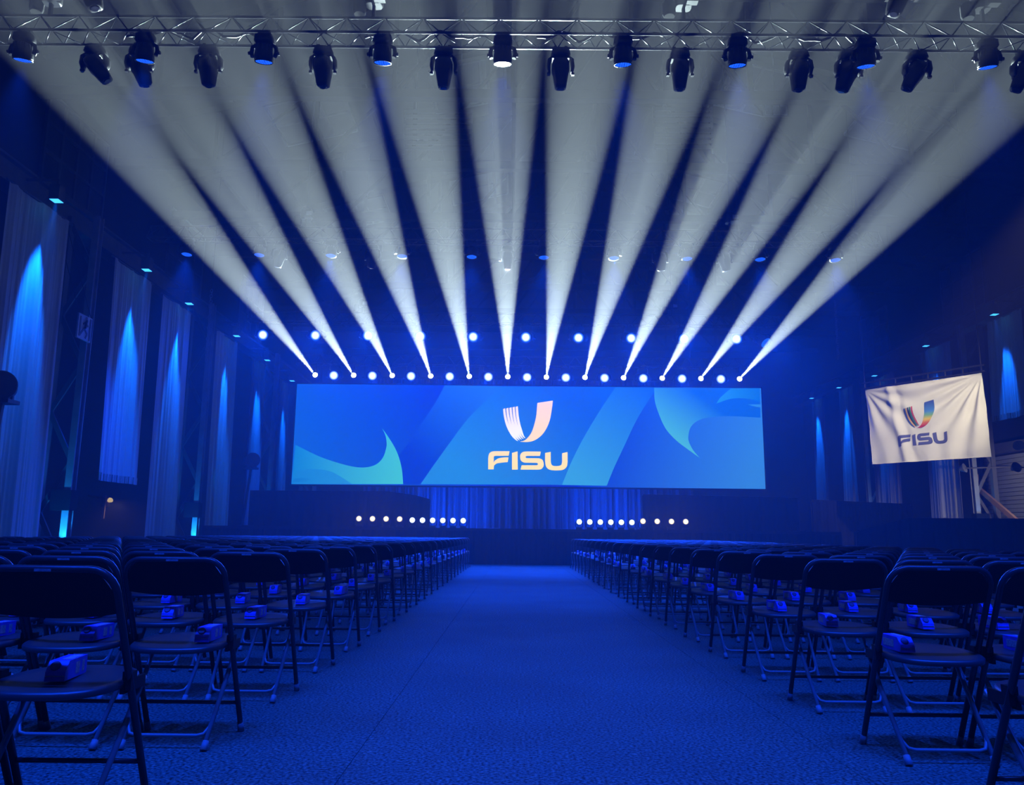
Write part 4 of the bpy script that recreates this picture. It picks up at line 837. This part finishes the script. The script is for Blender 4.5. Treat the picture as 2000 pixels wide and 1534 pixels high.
# work lamps on the right
for k, (x, Y, z, rz) in enumerate(((16.9, 26.6, 4.0, R(-40)), (17.0, 30.2, 3.55, R(40)), (16.9, 26.9, 3.3, R(10)))):
    t = thing('work_lamp', (x, Y, z), 'pale work lamp on the right wall, %s' % ('uppermost', 'beside the blue-lit column', 'lowest')[k], 'lamp', 'work lamps on the right wall')
    Mx = Matrix.Rotation(rz, 4, 'Z') @ Matrix.Rotation(R(75), 4, 'X')
    MB().lathe([(0.05, -0.16), (0.08, -0.12), (0.17, 0.04), (0.18, 0.06)], 16, 0, Mx).build('shade', M['sign'], t)
    MB().bar((0, 0, 0), (XR - x, 0.1, 0.1), 0.05, 0.05).build('arm', M['steel'], t)
    if k == 2: spot(t, (0.1, 0.25, -0.05), (0.55, 0.8, -0.25), 260, (1.0, 0.86, 0.74), 100, 0.9, 0.08)

# ------------------------------------------------------------------ folding chairs and drink cartons
def arc(c, a0, a1, r, n, fn):
    return [fn(c, r * math.cos(a0 + (a1 - a0) * i / n), r * math.sin(a0 + (a1 - a0) * i / n)) for i in range(n + 1)]
def chair_parts(lo=False):
    n = 5 if lo else 8; P = {}
    hx = 0.2155
    ax = lambda z: 0.17 - 0.494 * z     # side line of the main frame, y at height z
    zt = 0.788; rr = 0.075
    side = [(hx, ax(z), z) for z in ((0.03, 0.30, 0.55, zt - rr) if not lo else (0.01, 0.42, zt - rr))]
    k = 3 if lo else 6
    corner = [(hx - rr + rr * math.cos(a), ax(zt - rr + rr * math.sin(a)), zt - rr + rr * math.sin(a)) for a in [math.pi / 2 * i / k for i in range(1, k + 1)]]
    path = side + corner; path = path + [(-a, b, c) for a, b, c in reversed(path)]
    P['main_frame'] = [MB().tube(path, 0.0125, n, cap=not lo)]
    # backrest panel: inside the frame, lower edge bowed
    nb = 6 if lo else 12; pb = MB()
    def bk(a, b, off):
        x_ = (a * 2 - 1) * (hx - 0.006); q = abs(a * 2 - 1)
        top = zt - 0.004 - (0.07 * max(0, (q - 0.62) / 0.38) ** 2.2); bot = 0.628 + 0.02 * q ** 2
        z = bot + (top - bot) * b
        return (x_, ax(z) + off + 0.028 * (1 - q * q) * -1 * (-1), z)
    pb.grid(lambda a, b: bk(a, b, -0.008), nb, 2 if lo else 4)
    if not lo:
        pb.grid(lambda a, b: bk(1 - a, b, 0.008), nb, 4)
        pb.grid(lambda a, b: bk(1 - a, 0, -0.008 + 0.016 * b), nb, 1); pb.grid(lambda a, b: bk(a, 1, -0.008 + 0.016 * b), nb, 1)
    P['backrest'] = [pb]
    # seat: rounded shell with a turned-down rim
    ns = 14 if lo else 28
    def ring(f, z, e=2.7):
        o = []
        for i in range(ns):
            a = 2 * math.pi * i / ns; c, s_ = math.cos(a), math.sin(a)
            o.append((0.207 * f * math.copysign(abs(c) ** (2 / e), c), -0.03 + 0.208 * f * math.copysign(abs(s_) ** (2 / e), s_), z + 0.010 + (0.010 if s_ > 0 else -0.010) * abs(s_) * f))
        return o
    rings = [ring(0.45, 0.412), ring(0.80, 0.416), ring(0.96, 0.421), ring(1.0, 0.412), ring(0.985, 0.396)]
    if not lo: rings += [ring(0.93, 0.395), ring(0.5, 0.400)]
    vs = [v for r_i in rings for v in r_i]
    fs = [(i * ns + k_, i * ns + (k_ + 1) % ns, (i + 1) * ns + (k_ + 1) % ns, (i + 1) * ns + k_) for i in range(len(rings) - 1) for k_ in range(ns)]
    fs = [f[::-1] for f in fs] + [tuple(range(ns))] + [tuple(range((len(rings) - 1) * ns, len(rings) * ns))[::-1]]
    P['seat'] = [MB().add(vs, fs, 0, True)]
    legs = []; caps = []
    for sx in (-1, 1):
        legs.append(MB().tube([(sx * 0.185, 0.135, 0.408), (sx * 0.188, 0.10, 0.385), (sx * 0.187, 0.055, 0.32), (sx * 0.176, -0.174, 0.02)], 0.0105, n, cap=not lo))
        caps.append(MB().tube([(sx * 0.1765, -0.160, 0.037), (sx * 0.1755, -0.180, 0.004)], [0.0135, 0.0165], n))
        caps.append(MB().tube([(sx * hx, ax(0.045), 0.045), (sx * hx, ax(0.004), 0.004)], [0.0145, 0.016], n))
    P['rear_leg'] = legs; P['foot_cap'] = caps
    yy = lambda z: -0.174 + (0.055 + 0.174) * (z - 0.02) / 0.30
    zz = 0.055; ru = 0.05
    up = [(0.178, yy(zz + 0.055), zz + 0.055), (0.174, yy(zz + 0.03), zz + 0.03), (0.158, yy(zz + 0.006), zz + 0.006), (0.13, yy(zz), zz)]
    P['rear_stretcher'] = [MB().tube(up + [(-a, b, c) for a, b, c in reversed(up)], 0.0075, n, cap=not lo)]
    P['front_stretcher'] = [MB().tube([(hx, ax(0.14), 0.14), (-hx, ax(0.14), 0.14)], 0.0085, n, cap=not lo)]
    if not lo:
        P['hinge'] = [MB().box((sx * 0.2, 0.02, 0.405), (0.012, 0.16, 0.04)).box((sx * 0.212, -0.035, 0.425), (0.03, 0.04, 0.06)) for sx in (-1, 1)]
        P['sticker'] = [MB().box((0.0, ax(0.79) - 0.0135, 0.785), (0.052, 0.002, 0.008))]
    return P
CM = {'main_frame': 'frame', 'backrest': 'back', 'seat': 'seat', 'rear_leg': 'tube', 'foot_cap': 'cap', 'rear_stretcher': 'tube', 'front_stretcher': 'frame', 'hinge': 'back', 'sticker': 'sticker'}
PN = {'hinge': 'seat_hinge'}
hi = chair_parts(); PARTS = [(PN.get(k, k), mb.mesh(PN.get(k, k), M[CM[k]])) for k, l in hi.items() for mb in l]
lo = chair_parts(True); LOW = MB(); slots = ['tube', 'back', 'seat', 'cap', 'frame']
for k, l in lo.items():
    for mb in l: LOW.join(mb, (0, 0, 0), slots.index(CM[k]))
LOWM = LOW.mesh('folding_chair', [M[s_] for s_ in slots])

def carton_parts():
    L, wd, h = 0.175, 0.062, 0.060
    prof = [(-L / 2, 0.0), (-L / 2 + 0.004, 0.030), (-L / 2 + 0.030, h), (L / 2, h), (L / 2, 0.0)]
    b = MB(); n = len(prof)
    b.add([(-wd / 2, y, z) for y, z in prof] + [(wd / 2, y, z) for y, z in prof],
          [tuple(range(n)), tuple(range(2 * n - 1, n - 1, -1))] + [((i + 1) % n, i, n + i, n + (i + 1) % n) for i in range(n)])
    sl = Vector((0, -L / 2 + 0.017, 0.045)); nv = Vector((0, -0.030, 0.026)).normalized()
    Mx = Matrix.Translation(sl + Vector((-0.006, 0, 0))) @ nv.to_track_quat('Z', 'Y').to_matrix().to_4x4()
    cap = MB().lathe([(0.0165, -0.002), (0.0165, 0.004), (0.013, 0.006)], 14, 0, Mx)
    pr = [MB().box((0.01, 0.02, h + 0.0006), (0.03, 0.10, 0.0012)), MB().box((wd / 2 + 0.0006, 0.01, 0.030), (0.0012, 0.03, 0.036)), MB().box((wd / 2 + 0.0006, 0.055, 0.030), (0.0012, 0.018, 0.036)),
          MB().box((-wd / 2 - 0.0006, 0.02, 0.030), (0.0012, 0.09, 0.03))]
    seam = MB().box((0, -L / 2 + 0.0005, 0.016), (wd * 0.98, 0.003, 0.0015))
    return b, cap, pr, seam
cb, cc, cp, cs = carton_parts()
CART = cb.mesh('drink_carton', M['carton']); CAPM = cc.mesh('screw_cap', M['carton_cap']); PRM = [q.mesh('print_panel', M['print']) for q in cp]; SEAM = cs.mesh('fold_seam', M['print'])
CLOW = MB().join(cb, (0, 0, 0), 0).join(cc, (0, 0, 0), 1); CLOWM = CLOW.mesh('drink_carton', [M['carton'], M['carton_cap']])

spots_ = []
rnd = random.Random(11)
for side, x0, sx, y0, pitch, ncol in (('left', -1.4715, -1, 3.71, 0.952, 14), ('right', 1.785, 1, 3.61, 0.945, 8)):
    for k in range(-1, 21):
        for j in range(ncol):
            x = x0 + sx * 0.465 * j + rnd.uniform(-0.003, 0.003); Y = y0 + pitch * k + rnd.uniform(-0.014, 0.014)
            v = Vector((x, Y, 0.6)) - EYE; zc = v.dot(Fw)
            px = 1000 + FPX * v.dot(Rt) / zc
            hw = 0.25 * FPX / zc
            if px + hw < -4 or px - hw > 2004: continue
            spots_.append((math.hypot(x, Y), side, k + 2, j + 1, x, Y, rnd.uniform(-0.7, 0.7), sx))
spots_.sort()
FARC = MB(); FARB = MB()
for i, (dist, side, row, colm, x, Y, rz, sx) in enumerate(spots_):
    cx, cyy, crz = x - sx * rnd.uniform(-0.02, 0.10), Y + rnd.uniform(-0.02, 0.04), rnd.uniform(-9, 9)
    if i < 300:
        where = '%s row from the viewer, %s seat %s of the aisle' % (ORD[row], ORD[colm], side)
        if i < 130:
            t = thing('folding_chair', (x, Y, 0), 'black folding chair, ' + where, 'chair', 'folding chairs in rows', (0, 0, R(rz)))
            for nm, me in PARTS: link(nm, me, t)
            c = tag(link('drink_carton', CART, None, (cx, cyy, 0.4275), (0, 0, R(crz))), 'blue drink carton, ' + where, 'carton', 'drink cartons on the seats')
            link('screw_cap', CAPM, c)
            for q in PRM: link('print_panel', q, c)
            link('fold_seam', SEAM, c)
        else:
            tag(link('folding_chair', LOWM, None, (x, Y, 0), (0, 0, R(rz))), 'black folding chair, ' + where, 'chair', 'folding chairs in rows')
            tag(link('drink_carton', CLOWM, None, (cx, cyy, 0.4275), (0, 0, R(crz))), 'blue drink carton, ' + where, 'carton', 'drink cartons on the seats')
    else:
        FARC.join(LOW, (x, Y, 0)); FARB.join(CLOW, (cx, cyy, 0.4275))
tag(FARC.build('folding_chair_rows', [M[s_] for s_ in slots]), 'farthest black folding chairs crowded together before the stage', 'chairs', kind='stuff')
tag(FARB.build('drink_carton_rows', [M['carton'], M['carton_cap']]), 'farthest blue drink cartons on the seats before the stage', 'cartons', kind='stuff')
